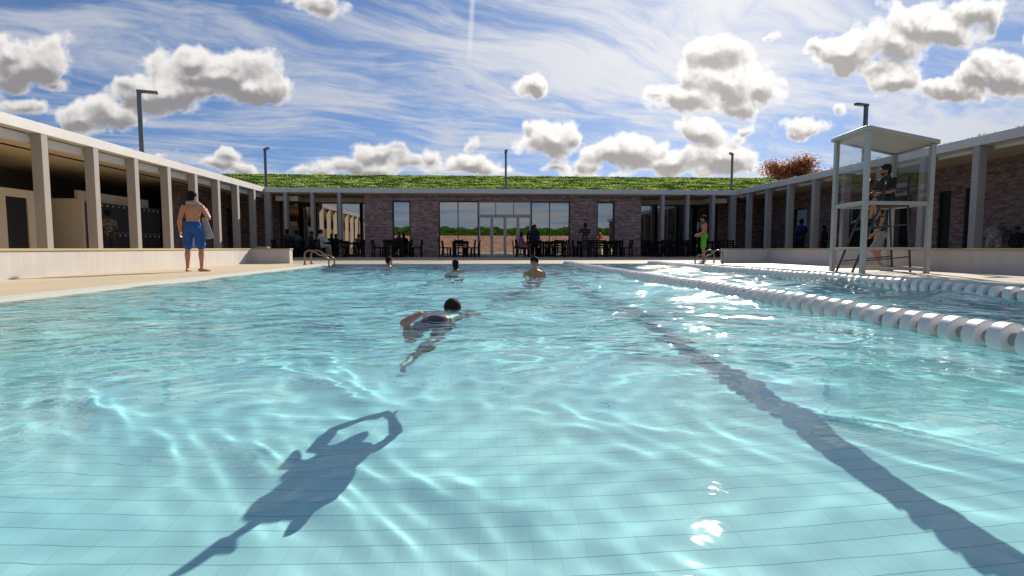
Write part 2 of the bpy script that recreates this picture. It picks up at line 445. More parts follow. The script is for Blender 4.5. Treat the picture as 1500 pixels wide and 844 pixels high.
# ------------------------------------------------------------------ mesh builder
class MB:
    def __init__(self):
        self.v, self.f, self.mi = [], [], []
    def add(self, vs, fs, mi=0):
        b = len(self.v)
        self.v.extend([tuple(p) for p in vs])
        self.f.extend([tuple(b + i for i in q) for q in fs])
        self.mi.extend([mi] * len(fs))
        return self
    def box(self, x0, y0, z0, x1, y1, z1, mi=0, M=None):
        vs = [(x, y, z) for z in (z0, z1) for y in (y0, y1) for x in (x0, x1)]
        if M is not None:
            vs = [M @ Vector(p) for p in vs]
        return self.add(vs, [(0, 2, 3, 1), (4, 5, 7, 6), (0, 1, 5, 4), (2, 6, 7, 3), (1, 3, 7, 5), (0, 4, 6, 2)], mi)
    def bar(self, p0, p1, w, h=None, mi=0):
        p0, p1 = Vector(p0), Vector(p1)
        h = h or w
        d = p1 - p0
        up = Vector((0, 0, 1)) if abs(d.normalized().z) < 0.95 else Vector((0, 1, 0))
        s = d.cross(up).normalized()
        u = s.cross(d).normalized()
        vs = [p + s * a * w / 2 + u * b * h / 2 for p in (p0, p1) for a, b in ((-1, -1), (1, -1), (1, 1), (-1, 1))]
        return self.add(vs, [(3, 2, 1, 0), (4, 5, 6, 7), (0, 1, 5, 4), (1, 2, 6, 5), (2, 3, 7, 6), (3, 0, 4, 7)], mi)
    def tube(self, pts, r, n=10, mi=0, cap=True):
        pts = [Vector(p) for p in pts]
        rs = r if isinstance(r, (list, tuple)) else [r] * len(pts)
        rings = []
        prev = None
        for i, p in enumerate(pts):
            d = (pts[min(i + 1, len(pts) - 1)] - pts[max(i - 1, 0)]).normalized()
            if prev is None:
                a = Vector((0, 0, 1)) if abs(d.z) < 0.9 else Vector((1, 0, 0))
                s = d.cross(a).normalized()
            else:
                s = (prev - d * prev.dot(d)).normalized()
            prev = s
            u = d.cross(s)
            rings.append([p + (s * math.cos(t) + u * math.sin(t)) * rs[i] for t in [2 * math.pi * k / n for k in range(n)]])
        vs = [q for rg in rings for q in rg]
        fs = [(i * n + k, i * n + (k + 1) % n, (i + 1) * n + (k + 1) % n, (i + 1) * n + k) for i in range(len(pts) - 1) for k in range(n)]
        if cap:
            fs += [tuple(reversed(range(n))), tuple((len(pts) - 1) * n + k for k in range(n))]
        return self.add(vs, fs, mi)
    def loft(self, rings, mi=0):
        n = len(rings[0])
        vs = [q for rg in rings for q in rg]
        fs = [(i * n + k, i * n + (k + 1) % n, (i + 1) * n + (k + 1) % n, (i + 1) * n + k) for i in range(len(rings) - 1) for k in range(n)]
        fs += [tuple(reversed(range(n))), tuple((len(rings) - 1) * n + k for k in range(n))]
        return self.add(vs, fs, mi)
    def build(self, name, mats, parent=None, smooth=False, loc=None, bevel=0.0, hide=False):
        me = bpy.data.meshes.new(name)
        me.from_pydata(self.v, [], self.f)
        mats = mats if isinstance(mats, (list, tuple)) else [mats]
        for m in mats:
            me.materials.append(m)
        if len(mats) > 1:
            me.polygons.foreach_set('material_index', self.mi)
        bm = bmesh.new()
        bm.from_mesh(me)
        bmesh.ops.recalc_face_normals(bm, faces=bm.faces)
        if bevel:
            bmesh.ops.bevel(bm, geom=bm.edges[:], offset=bevel, segments=1, affect='EDGES')
        bm.to_mesh(me)
        bm.free()
        if smooth:
            me.shade_smooth()
        o = bpy.data.objects.new(name, me)
        col.objects.link(o)
        if parent is not None:
            o.parent = parent
        if loc is not None:
            o.location = loc
        return o

def tag(o, label=None, cat=None, group=None, kind=None):
    if label: o['label'] = label
    if cat: o['category'] = cat
    if group: o['group'] = group
    if kind: o['kind'] = kind
    return o
def empty(name, loc=(0, 0, 0), rz=0.0, label=None, cat=None, group=None):
    o = bpy.data.objects.new(name, None)
    o.empty_display_size = 0.2
    col.objects.link(o)
    o.location = loc
    o.rotation_euler = (0, 0, rz)
    return tag(o, label, cat, group)
KIDS = {}
def copy_tree(o, parent=None):
    c = o.copy()
    col.objects.link(c)
    if parent is not None:
        c.parent = parent
    for ch in [x for x in o.children]:
        copy_tree(ch, c)
    return c
def raw_mesh(name, v, f, mats, parent=None, smooth=False):
    me = bpy.data.meshes.new(name)
    nv, nf, k = len(v), len(f), f.shape[1]
    me.vertices.add(nv)
    me.vertices.foreach_set('co', np.ascontiguousarray(v, dtype=np.float32).ravel())
    me.loops.add(nf * k)
    me.loops.foreach_set('vertex_index', np.ascontiguousarray(f, dtype=np.int32).ravel())
    me.polygons.add(nf)
    me.polygons.foreach_set('loop_start', np.arange(0, nf * k, k, dtype=np.int32))
    me.update(calc_edges=True)
    me.validate()
    for m in mats:
        me.materials.append(m)
    if smooth:
        me.shade_smooth()
    o = bpy.data.objects.new(name, me)
    col.objects.link(o)
    if parent is not None:
        o.parent = parent
    return o

# ------------------------------------------------------------------ setting
PXL, PXR, PYN, PYF = -4.66, 7.42, -7.0, 17.85
FLOOR, WZ = -0.98, -0.03
g = MB()
for (x0, y0, x1, y1) in ((-300, -300, 300, -18), (-300, 40, 300, 600), (-300, -18, -18, 40), (22, -18, 300, 40)):
    g.add([(x0, y0, -0.02), (x1, y0, -0.02), (x1, y1, -0.02), (x0, y1, -0.02)], [(0, 1, 2, 3)])
tag(g.build('ground', M_lawn), kind='structure')
CW = 0.26
def far_z(y):
    return max(0.0, min(0.08, (y - 18.4) / 8.0 * 0.08))
d = MB()
d.add([(-18, -18, 0), (PXL - CW, -18, 0), (PXL - CW, 18.4, 0), (-18, 18.4, 0)], [(0, 1, 2, 3)], 0)
d.add([(PXR + CW, -18, 0), (22, -18, 0), (22, 18.4, 0), (PXR + CW, 18.4, 0)], [(0, 1, 2, 3)], 1)
d.add([(PXL - CW, -18, 0), (PXR + CW, -18, 0), (PXR + CW, PYN - CW, 0), (PXL - CW, PYN - CW, 0)], [(0, 1, 2, 3)], 2)
d.add([(PXL - CW, PYF + CW, 0), (PXR + CW, PYF + CW, 0), (PXR + CW, 18.4, 0), (PXL - CW, 18.4, 0)], [(0, 1, 2, 3)], 2)
d.add([(-18, 18.4, 0), (22, 18.4, 0), (22, 26.4, 0.08), (-18, 26.4, 0.08)], [(0, 1, 2, 3)], 2)
d.add([(-18, 26.4, 0.08), (22, 26.4, 0.08), (22, 40, 0.08), (-18, 40, 0.08)], [(0, 1, 2, 3)], 2)
deck = tag(d.build('pool_deck', [M_deck, M_deckT, M_deckF]), kind='structure')
k = MB()
zt, zb = 0.006, -0.16
k.box(PXL - CW, PYN - CW, zb, PXL, PYF + CW, zt)
k.box(PXR, PYN - CW, zb, PXR + CW, PYF + CW, zt)
k.box(PXL + .001, PYF, zb, PXR - .001, PYF + CW, zt)
k.box(PXL + .001, PYN - CW, zb, PXR - .001, PYN, zt)
tag(k.build('kerb', M_coping), kind='structure')
b = MB()
e = 0.012
b.add([(PXL - e, PYN - e, FLOOR), (PXR + e, PYN - e, FLOOR), (PXR + e, PYF + e, FLOOR), (PXL - e, PYF + e, FLOOR)], [(0, 1, 2, 3)])
for (a0, a1) in (((PXL - e, PYN - e), (PXL - e, PYF + e)), ((PXR + e, PYN - e), (PXR + e, PYF + e)), ((PXL - e, PYF + e), (PXR + e, PYF + e)), ((PXL - e, PYN - e), (PXR + e, PYN - e))):
    b.add([(a0[0], a0[1], FLOOR), (a1[0], a1[1], FLOOR), (a1[0], a1[1], -0.161), (a0[0], a0[1], -0.161)], [(0, 1, 2, 3)])
basin = tag(b.build('pool_basin', M_pool), kind='structure')
basin.cycles.is_caustics_receiver = True

# water: real waves in a closed body
ys = np.concatenate([np.linspace(PYN, -0.6, 60)[:-1], np.linspace(-0.6, 4.5, 330)[:-1], np.linspace(4.5, 9, 200)[:-1], np.linspace(9, PYF, 230)])
xs = np.linspace(PXL, PXR, 470)
X, Y = np.meshgrid(xs, ys)
def waves(X, Y, seed, lmin, lmax, n, slope, ax=0.0, spread=3.14):
    r = np.random.default_rng(seed)
    Z = np.zeros_like(X)
    for i in range(n):
        lam = lmin * (lmax / lmin) ** ((i + r.random()) / n)
        th = ax + (r.random() - .5) * 2 * spread
        kk = 2 * np.pi / lam
        Z += slope / kk * np.sin(kk * (np.cos(th) * X + np.sin(th) * Y) + r.random() * 6.28)
    return Z
wx = X + 0.25 * np.sin(Y * 1.3 + .5) + 0.12 * np.sin(Y * 3.1 + X * 1.7)
wy = Y + 0.22 * np.sin(X * 1.7 + 1) + 0.10 * np.sin(X * 3.7 + Y * 1.1 + 2)
Z1 = waves(wx, wy, 3, 0.7, 3.0, 26, 0.0150)
Z2 = waves(wx, wy, 5, 0.2, 0.7, 34, 0.0068)
patch = waves(X, Y, 9, 1.6, 5.0, 12, 0.5)
patch = (patch - patch.min()) / (patch.max() - patch.min())
calm = np.clip((Y - 2.4 + 0.25 * (X - 0.3)) / 5.0, 0.0, 1.0)
envl = 0.33 + 1.4 * calm
edge_d = np.minimum(np.minimum(X - PXL, PXR - X), PYF - Y)
damp = 0.25 + 0.75 * np.clip(edge_d / 0.9, 0, 1)
Z = WZ + (Z1 * envl + Z2 * (0.14 + 1.9 * calm) * (0.35 + 1.1 * patch)) * damp
nx, ny = len(xs), len(ys)
top = np.stack([X, Y, Z], -1).reshape(-1, 3)
i = np.arange((ny - 1) * (nx - 1))
a = (i // (nx - 1)) * nx + i % (nx - 1)
F = np.stack([a, a + 1, a + nx + 1, a + nx], -1)
water = raw_mesh('water', top, F, [M_water], smooth=True)
tag(water, kind='structure')
water.cycles.is_caustics_caster = True

# ------------------------------------------------------------------ buildings
ZC, ZT = 3.21, 3.46           # underside and top of the fascia
FX = 10.3                     # left colonnade line
GX = 13.2                     # right colonnade line
FY = 27.45                    # far colonnade line
PY = [26.35 - 1.762 * k for k in range(15)]

left = empty('changing_block', (-FX, 18, 0), 0, 'long flat-roofed pillared changing block behind the sunlit white low wall', 'building', 'pool buildings')
right = empty('brick_block', (GX, 18, 0), 0, 'long flat-roofed dark brick block behind the lifeguard booth, with shaded pillars', 'building', 'pool buildings')
cafe = empty('cafe_building', (1.4, FY, 0), 0, 'far cafe building with grass roof, brick centre and glass doors', 'building', 'pool buildings')
def part(mb, name, m, parent, **kw):
    o = mb.build(name, m, None, **kw)
    o.parent = parent
    o.matrix_parent_inverse = Matrix.Translation(-Vector(parent.location))
    return o
YN = 0.5
# fascias
part(MB().box(-FX - .35, YN, ZC, -FX, FY, ZT), 'fascia', M_fascia, left, bevel=.006)
part(MB().box(GX, YN, ZC, GX + .35, FY, ZT), 'fascia', M_fascia, right, bevel=.006)
part(MB().box(-FX, FY, ZC + .01, GX, FY + .35, ZT - .003), 'fascia', M_fascia, cafe, bevel=.006)
# roof decks
part(MB().box(-18, YN, 3.24, -FX - .352, 27.3, ZT - .02), 'roof', M_soil, left)
part(MB().box(GX + .352, YN, 3.24, 21.9, 27.3, ZT - .02), 'roof', M_soil, right)
# soffits
part(MB().box(-15.8, YN, 3.19, -FX - .36, FY + 3, 3.235), 'ceiling', M_soffit, left)
part(MB().box(GX + .36, YN, 3.19, 17.5, FY + 3, 3.235), 'ceiling', M_soffit, right)
part(MB().box(-FX - .3, FY + .36, 3.192, GX + .3, 34, 3.232), 'ceiling', M_soffit, cafe)
# pillars, cross beams
fin0 = fin1 = None
for y in PY:
    if y < YN + .3: continue
    part(MB().box(-FX - .25, y - .20, 0.001, -FX - .004, y, ZC - .002), 'pillar', M_conc, left, bevel=.006)
    part(MB().box(GX + .004, y - .20, 0.001, GX + .24, y, ZC - .002), 'pillar', M_conc, right, bevel=.006)
    part(MB().box(-FX - .44, y + .02, 2.985, -FX - .262, y + 1.54, 3.187), 'beam', M_beam, left, bevel=.004)
    part(MB().box(GX + .40, y + .02, 3.11, GX + .52, y + 1.54, 3.187), 'light_rail', M_beam, right, bevel=.004)
for yb in (0,):
    for xx in (11.3, 12.1):
        part(MB().box(-xx - .02, YN, 3.15, -xx, FY, 3.189), 'ceiling_strip', M_dark, left)
for x in (-9.33, -8.05, -6.75):
    part(MB().box(x - .10, FY + .01, .081, x + .06, FY + .34, ZC + .008), 'pillar', M_conc, cafe, bevel=.006)
for x in (9.40, 10.70, 12.03):
    part(MB().box(x - .06, FY + .01, .081, x + .10, FY + .34, ZC + .008), 'pillar', M_conc, cafe, bevel=.006)
for x in (-FX + .09, GX - .09):
    part(MB().box(x - .14, FY + .01, .081, x + .14, FY + .3, ZC + .008), 'pillar', M_conc, cafe, bevel=.006)

# left wing interior
part(MB().box(-13.3, YN, .001, -13.2, 16.3, 2.2).box(-13.3, 17.05, .001, -13.2, 17.6, 2.2).box(-13.3, 16.3, 1.97, -13.2, 17.05, 2.2), 'partition', M_inner, left)
part(MB().box(-13.29, 16.301, .002, -13.24, 17.049, 1.969), 'door', M_void, left)
part(MB().box(-15.2, 18.9, .001, -12.95, 19.0, 2.13), 'partition', M_inner, left)
part(MB().box(-13.30, 19.1, .001, -13.2, 23.0, 2.42), 'partition', M_inner, left)
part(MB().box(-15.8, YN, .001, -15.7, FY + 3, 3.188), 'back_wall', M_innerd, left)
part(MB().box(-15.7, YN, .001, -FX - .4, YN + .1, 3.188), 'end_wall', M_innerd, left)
bw = MB().box(-12.7, 23.1, .001, -12.5, 28.3, 3.188).box(-12.7, 28.3, 2.5, -12.5, 29.6, 3.188).box(-12.7, 29.6, .001, -12.5, 29.89, 3.188)
part(bw, 'brick_wall', M_brickX, left)
dr = part(MB().box(-12.66, 28.31, .05, -12.6, 28.37, 2.49).box(-12.66, 29.53, .05, -12.6, 29.59, 2.49).box(-12.66, 28.37, 2.42, -12.6, 29.53, 2.49).box(-12.66, 28.37, .05, -12.6, 29.53, .14).box(-12.66, 28.37, 1.2, -12.6, 29.53, 1.26), 'glass_door', M_dark, left)
pn = MB().box(-12.64, 28.38, .15, -12.63, 29.52, 2.41).build('pane', M_glassd)
pn.parent = dr
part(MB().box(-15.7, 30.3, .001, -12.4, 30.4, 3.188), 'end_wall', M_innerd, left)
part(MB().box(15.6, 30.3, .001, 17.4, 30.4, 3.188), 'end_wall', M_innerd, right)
# lockers
lock = empty('locker_bank', (-12.8, 19.4, 0), 0, 'dark grey two-tier lockers standing against a beige partition between the pillars', 'lockers')
part(MB().box(-13.198, 19.4, .001, -12.78, 23.0, 2.06), 'carcass', M_lockf, lock)
for kx in range(12):
    for t0, t1 in ((.06, 1.03), (1.06, 2.03)):
        dd = part(MB().box(-12.78, 19.42 + kx * .298, t0, -12.762, 19.42 + kx * .298 + .268, t1), 'locker_door', M_locker, lock, bevel=.003)
        hh = MB().box(-12.76, 19.42 + kx * .298 + .11, t1 - .09, -12.75, 19.42 + kx * .298 + .16, t1 - .045).build('number_plate', M_white)
        hh.parent = dd
# right wing interior: brick wall with ledge, openings
RX = 15.6
segs = [(YN, 16.15, 0), (16.15, 16.75, 1), (16.75, 17.25, 0), (17.25, 17.75, 2), (17.75, 18.9, 0), (18.9, 23.4, 3), (23.4, 25.2, 0), (25.2, 26.6, 3), (26.6, 30, 0)]
bw = MB()
for y0, y1, t in segs:
    if t == 0:
        bw.box(RX, y0, .001, RX + .25, y1, 2.42)
bw.box(RX, YN, 2.46, RX + .25, 30, 2.74)
bw.box(RX, YN, 2.78, RX + .25, 30, 3.188)
bw.box(RX + .03, YN, 2.42, RX + .24, 30, 2.46).box(RX + .03, YN, 2.74, RX + .24, 30, 2.78)
part(bw, 'brick_wall', M_brickX, right)
for y0, y1, t in segs:
    if t:
        fr = MB()
        nn = {1: 1, 2: 1, 3: max(1, round((y1 - y0) / 1.15))}[t]
        fr.box(RX + .06, y0, .002, RX + .12, y0 + .05, 2.418).box(RX + .06, y1 - .05, .002, RX + .12, y1, 2.418)
        fr.box(RX + .06, y0 + .05, 2.36, RX + .12, y1 - .05, 2.418).box(RX + .06, y0 + .05, .002, RX + .12, y1 - .05, .09)
        for q in range(1, nn):
            yy = y0 + (y1 - y0) * q / nn
            fr.box(RX + .06, yy - .03, .09, RX + .12, yy + .03, 2.36)
        fw = part(fr, 'window', M_dark, right)
        pn = MB().box(RX + .085, y0 + .05, .09, RX + .095, y1 - .05, 2.36).build('pane', M_glassd if t != 2 else M_void)
        pn.parent = fw
part(MB().box(17.4, YN, .001, 17.5, 30.5, 3.188), 'back_wall', M_inner, right)
part(MB().box(GX + .4, YN, .001, 17.4, YN + .1, 3.188), 'end_wall', M_innerd, right)

# cafe: brick centre
BX0, BX1, BY = -5.66, 8.42, 27.90
def fbrick(x0, x1, z0, z1, y=BY, mb=None):
    return (mb or MB()).box(x0, y, z0, x1, y + .3, z1)
W1, W2, W3 = (-4.27, -3.37), (-1.96, 4.73), (6.12, 7.04)
mb = MB()
for x0, x1 in ((BX0, W1[0]), (W1[1], W2[0]), (W2[1], W3[0]), (W3[1], BX1)):
    fbrick(x0, x1, .081, 2.88, mb=mb)
fbrick(BX0 - .004, BX1 + .004, 2.91, 3.09, y=BY - .012, mb=mb)
fbrick(BX0, BX1, 2.88, 2.91, y=BY + .03, mb=mb)
fbrick(BX0, BX1, 3.09, 3.12, y=BY + .03, mb=mb)
fbrick(BX0 - .004, BX1 + .004, 3.12, 3.19, y=BY - .012, mb=mb)
mb.box(BX0, BY + .3, .081, BX0 + .25, 30.1, 3.19).box(BX1 - .25, BY + .3, .081, BX1, 30.1, 3.19)
part(mb, 'brick_wall', M_brickY, cafe)
def glazing(x0, x1, z0, z1, y, mull, trans=(), fm=M_dark, gm=M_glass, parent=cafe, w_=.06, name='window'):
    fr = MB()
    fr.box(x0, y, z0, x0 + w_, y + .09, z1).box(x1 - w_, y, z0, x1, y + .09, z1)
    fr.box(x0 + w_, y, z1 - w_, x1 - w_, y + .09, z1).box(x0 + w_, y, z0, x1 - w_, y + .09, z0 + w_ * 1.5)
    for m in mull:
        fr.box(m - w_ / 2, y + .002, z0 + w_ * 1.5, m + w_ / 2, y + .088, z1 - w_)
    for (t, a0, a1) in trans:
        fr.box(a0, y - .004, t - w_ / 2, a1, y + .094, t + w_ / 2)
    fo = part(fr, name, fm, parent)
    pn = MB().box(x0 + w_, y + .04, z0 + w_ * 1.5, x1 - w_, y + .05, z1 - w_).build('pane', gm)
    pn.parent = fo
    return fo
glazing(W1[0] + .01, W1[1] - .01, .09, 2.875, BY + .1, [])
glazing(W3[0] + .01, W3[1] - .01, .09, 2.875, BY + .1, [])
glazing(W2[0] + .01, 0.04, .09, 2.875, BY + .1, [-.99], w_=.045)
glazing(2.74, W2[1] - .01, .09, 2.875, BY + .1, [3.68], w_=.045)
glazing(0.05, 2.73, 2.14, 2.875, BY + .1, [.92, 1.83], fm=M_framegrey, w_=.06)
for kx in range(4):
    x0 = .06 + kx * .667
    do = glazing(x0, x0 + .66, .085, 2.13, BY + .1, [], fm=M_framegrey, w_=.07, name='door')
    hx = x0 + (.58 if kx % 2 == 0 else .06)
    hd = MB().tube([(hx, BY + .06, .95), (hx, BY + .06, 1.35)], .014, 8).build('handle', M_alu)
    hd.parent = do
# recessed glazed bays
GY = 30.1
glazing(-FX - .2, BX0, .09, 2.96, GY, [-9.2, -7.4], fm=M_dark, gm=M_glass, w_=.07)
glazing(BX1, GX + .2, .09, 2.93, GY, [9.75, 11.5], fm=M_dark, gm=M_glassd, w_=.07)
part(MB().box(-FX - .2, GY, 2.962, BX0, GY + .1, 3.19), 'bulkhead', M_inner, cafe)
part(MB().box(BX1, GY, 2.932, GX + .2, GY + .1, 3.19), 'bulkhead', M_inner, cafe)
# corner closure walls between wings and cafe
part(MB().box(-12.499, 29.9, .081, -FX - .2, 30.0, 3.19), 'brick_wall', M_brickY, cafe)
part(MB().box(GX + .2, 29.9, .081, 15.599, 30.0, 3.19), 'brick_wall', M_brickY, cafe)
# duct boxes under the corners of the soffit
part(MB().box(-10.0, 28.0, 2.86, -8.9, 28.9, 3.10), 'ceiling_box', M_inner, cafe)
part(MB().box(12.0, 28.0, 2.86, 13.0, 28.9, 3.10), 'ceiling_box', M_inner, cafe)
# interior room
part(MB().box(-10.62, 33.901, .081, 13.52, 34.0, 3.189), 'back_wall', M_inner, cafe)
part(MB().box(9.5, 31.8, .081, 9.58, 33.9, 3.19).box(-7.6, 31.6, .081, -7.5, 33.9, 3.19), 'partition', M_inner, cafe)
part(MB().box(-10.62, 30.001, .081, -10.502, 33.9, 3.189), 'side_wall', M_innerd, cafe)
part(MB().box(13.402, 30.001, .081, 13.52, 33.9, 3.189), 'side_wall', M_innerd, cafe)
# sloped green roof
ZR, YR = 4.50, 31.0
rf_ = MB().add([(-14, FY + .36, ZT - .01), (17.2, FY + .36, ZT - .01), (17.2, YR, ZR), (-14, YR, ZR), (-14, 36, 3.3), (17.2, 36, 3.3), (-14, FY + .36, 3.24), (17.2, FY + .36, 3.24), (-14, 36, 3.24), (17.2, 36, 3.24)],
               [(0, 1, 2, 3), (3, 2, 5, 4), (6, 8, 9, 7), (0, 6, 7, 1), (4, 5, 9, 8), (0, 3, 4, 8, 6), (1, 7, 9, 5, 2)])
part(rf_, 'roof', M_soil, cafe)

def tufts(n, fx, h0, h1, w0, w1, seed, name, m, lean=0.5):
    r = np.random.default_rng(seed)
    P = fx(r, n)
    h = r.uniform(h0, h1, n)[:, None]
    wd = r.uniform(w0, w1, n)[:, None]
    a = r.uniform(0, 6.283, n)
    s = np.stack([np.cos(a), np.sin(a), np.zeros(n)], -1) * wd
    l = np.stack([r.normal(0, lean, n), r.normal(0, lean, n), np.ones(n)], -1)
    l = l / np.linalg.norm(l, axis=1, keepdims=True) * h
    q = np.stack([P - s, P + s, P + s * .7 + l, P - s * .7 + l], 1).reshape(-1, 3)
    return raw_mesh(name, q, np.arange(n * 4).reshape(-1, 4), [m])
def fx_far(r, n):
    y = r.uniform(0, 1, n) ** 0.9 * (YR - FY - .3) + FY + .36
    x = r.uniform(-13.8, 17.0, n)
    z = ZT - .02 + (y - FY - .36) / (YR - FY - .36) * (ZR - ZT + .01)
    return np.stack([x, y, z], -1)
tag(tufts(90000, fx_far, .04, .10, .015, .05, 1, 'grass', M_sedum, .7), kind='stuff')
def fx_wing(x0, x1):
    def f(r, n):
        side = r.uniform(0, 1, n) ** 2.5
        x = x0 + (x1 - x0) * side
        y = r.uniform(YN, 27.2, n)
        keep = 0.02 * np.sin(y * 5.0) + 0.01 * np.sin(y * 13)
        return np.stack([x, y, np.full(n, ZT - .025) + keep], -1)
    return f
tag(tufts(26000, fx_wing(-FX - .37, -14.5), .05, .13, .01, .04, 2, 'grass', M_sedum, .6), kind='stuff')
tag(tufts(26000, fx_wing(GX + .37, 17.5), .05, .13, .01, .04, 3, 'grass', M_sedum, .6), kind='stuff')

# ------------------------------------------------------------------ low walls
def low_wall(sx, xw, xe, yc, label, m):
    t = empty('low_wall', (sx * xw, yc, 0), 0, label, 'wall', 'low walls along the pool deck')
    H = .455
    x0, x1 = sorted((sx * xw, sx * (xw + .3)))
    part(MB().box(x0, -16, .001, x1, yc + .3, H), 'wall', m, t)
    xa, xb = sorted((sx * xe, sx * xw))
    part(MB().box(xa, yc, .001, xb - (0.002 if sx < 0 else -0.002) if sx > 0 else xb - .002, yc + .3, H) if sx < 0 else MB().box(xa, yc, .001, xb - .002, yc + .3, H), 'wall', m, t)
    part(MB().box(x0 - .02, -16, H + .001, x1 + .02, yc + .32, H + .043), 'coping', M_cap, t, bevel=.004)
    if sx < 0:
        part(MB().box(x1 + .021, yc - .02, H + .001, xb + (xb - xb) - sx * 0 + (-(xe) - (-xw)) * 0 + (-xe) + .02, yc + .32, H + .043) if False else MB().box(x1 + .021, yc - .02, H + .001, -xe + .02, yc + .32, H + .043), 'coping', M_cap, t, bevel=.004)
    else:
        part(MB().box(xe - .02, yc - .02, H + .001, x0 - .021, yc + .32, H + .043), 'coping', M_cap, t, bevel=.004)
    return t
low_wall(-1, 7.5, 6.24, 18.6, 'white rendered low wall with pale stone top, sunlit beside the man in blue shorts', M_rendL)
low_wall(1, 10.1, 8.55, 18.5, 'shaded grey rendered low wall with stone top, behind the lifeguard booth', M_rendL)

# ------------------------------------------------------------------ behind the camera: boundary wall and hedge (seen in the glass)
bwall = empty('boundary_wall', (1, -17, 0), 0, 'long brick boundary wall mirrored in the cafe glass, below a green hedge', 'wall')
part(MB().box(-18, -17.3, 0, 22, -17, 2.1), 'brickwork', M_brickY, bwall)
part(MB().box(-18, -17.34, 2.101, 22, -16.96, 2.16), 'coping', M_cap, bwall)
def fx_hedge(r, n):
    x = r.uniform(-20, 24, n)
    y = r.uniform(-19.6, -17.5, n)
    top = 3.2 + .12 * np.sin(x * 1.1) + .1 * np.sin(x * 2.7 + 1)
    return np.stack([x, y, r.uniform(.3, 1, n) * top], -1)
hed = tufts(42000, fx_hedge, .1, .24, .05, .12, 5, 'hedge', M_hedge, 1.0)
tag(hed, 'green leafy hedge mirrored in the cafe glass above the brick boundary wall', 'hedge')
# ------------------------------------------------------------------ lamp posts
def lamp(x, y, z0, z1, ddx, ddy, label):
    t = empty('lamp_post', (x, y, z0), math.atan2(ddy, ddx), label, 'lamp post', 'roof edge lamp posts')
    h = z1 - z0
    MB().box(-.06, -.05, 0, .06, .05, h).build('post', M_post, t, bevel=.008)
    MB().box(-.059, -.075, h - .04, .50, .075, h + .035).build('lamp_head', M_post, t, bevel=.008)
    MB().box(.18, -.06, h - .048, .46, .06, h - .041).build('lens', M_white, t)
    MB().box(-.11, -.10, -.02, .11, .10, .015).build('base_plate', M_post, t)
lamp(-10.45, 18.0, 3.47, 5.36, 1, .35, 'dark lamp post rising from the roof of the left pillared block')
lamp(-10.3, 27.65, 3.47, 5.3, .6, -.8, 'dark lamp post at the left corner of the grass roof')
lamp(1.42, 27.65, 3.47, 5.3, 0, -1, 'dark lamp post in the middle of the grass roof edge, seen end on')
lamp(13.05, 27.65, 3.47, 5.3, -.6, -.8, 'dark lamp post at the right corner of the grass roof, near the red tree')
lamp(13.4, 18.45, 3.47, 5.43, -1, -.3, 'dark lamp post standing behind the lifeguard booth roof')

# ------------------------------------------------------------------ lane ropes
def rope(x, y0, n, label):
    t = empty('lane_rope', (x, y0, 0), 0, label, 'lane rope', 'lane ropes on the water')
    pitch = .157
    MB().tube([(0, -.3, 0), (0, n * pitch + .5, 0)], .012, 6).build('cable', M_steel, t)
    f = MB()
    prof = [(-.040, .034), (-.043, .082), (-.038, .088), (.038, .088), (.043, .082), (.040, .034)]
    f.loft([[(r * math.cos(a), yy, r * math.sin(a)) for a in [2 * math.pi * k / 28 for k in range(28)]] for yy, r in prof])
    hub = MB()
    hub.loft([[(r * math.cos(a), yy, r * math.sin(a)) for a in [2 * math.pi * k / 14 for k in range(14)]] for yy, r in ((-.079, .026), (-.078, .036), (.078, .036), (.079, .026))])
    fo = f.build('float', M_white, t)
    fo.data.shade_smooth()
    fo.data.set_sharp_from_angle(angle=R(32))
    ho = hub.build('hub', M_hub, fo)
    r = random.Random(int(x * 10))
    for k in range(n):
        a, b_ = (fo, ho) if k == 0 else (fo.copy(), ho.copy())
        if k:
            col.objects.link(a); col.objects.link(b_)
            b_.parent = a
        a.location = (r.uniform(-.006, .006) + .03 * math.sin(k * .09), k * pitch + .1, .012 + .006 * math.sin(k * .5) + r.uniform(-.003, .003))
        a.rotation_euler = (r.uniform(-.05, .05), r.uniform(0, 6), r.uniform(-.06, .06))
    return t
rope(2.82, 2.0, 99, 'white lane rope nearest the camera, running from the right edge to the far end')
rope(5.62, 4.2, 86, 'farther white lane rope, the one closer to the lifeguard booth')

# ------------------------------------------------------------------ hand rails
def ladder(sx, xd, xw, label):
    t = empty('pool_ladder', (sx * xd, 17.4, 0), 0, label, 'pool ladder', 'pool ladders with bronze hand rails')
    for y in (17.08 - 17.4, 17.73 - 17.4):
        Lx = (xd - xw)
        pts = [(0, y, 0), (0, y, .28)]
        for q in range(7):
            a = q / 6 * math.pi * .5
            pts.append((-sx * (.14 - .14 * math.cos(a)), y, .30 + .14 * math.sin(a)))
        pts += [(-sx * .25, y, .43), (-sx * (Lx * .62), y, .30)]
        for q in range(1, 6):
            a = q / 5
            pts.append((-sx * (Lx * .62 + (Lx * .38) * math.sin(a * 1.57)), y, .30 - .18 * (1 - math.cos(a * 1.57))))
        pts += [(-sx * Lx, y, -.2), (-sx * Lx, y, -.75)]
        MB().tube(pts, .024, 10).build('rail', M_rail, t, smooth=True)
        MB().tube([(0, y, .001), (0, y, .025)], .06, 14).build('flange', M_rail, t)
    for z in (-.25, -.5):
        MB().box(-sx * (Lx) - .04, -.30, z - .015, -sx * Lx + .04, .31, z + .015).build('step', M_rail, t)
    return t
ladder(-1, 5.28, 4.56, 'bronze pool ladder rails at the left far corner of the pool')
ladder(1, 7.84, 7.2, 'bronze pool ladder rails at the right far corner beside the man in green')

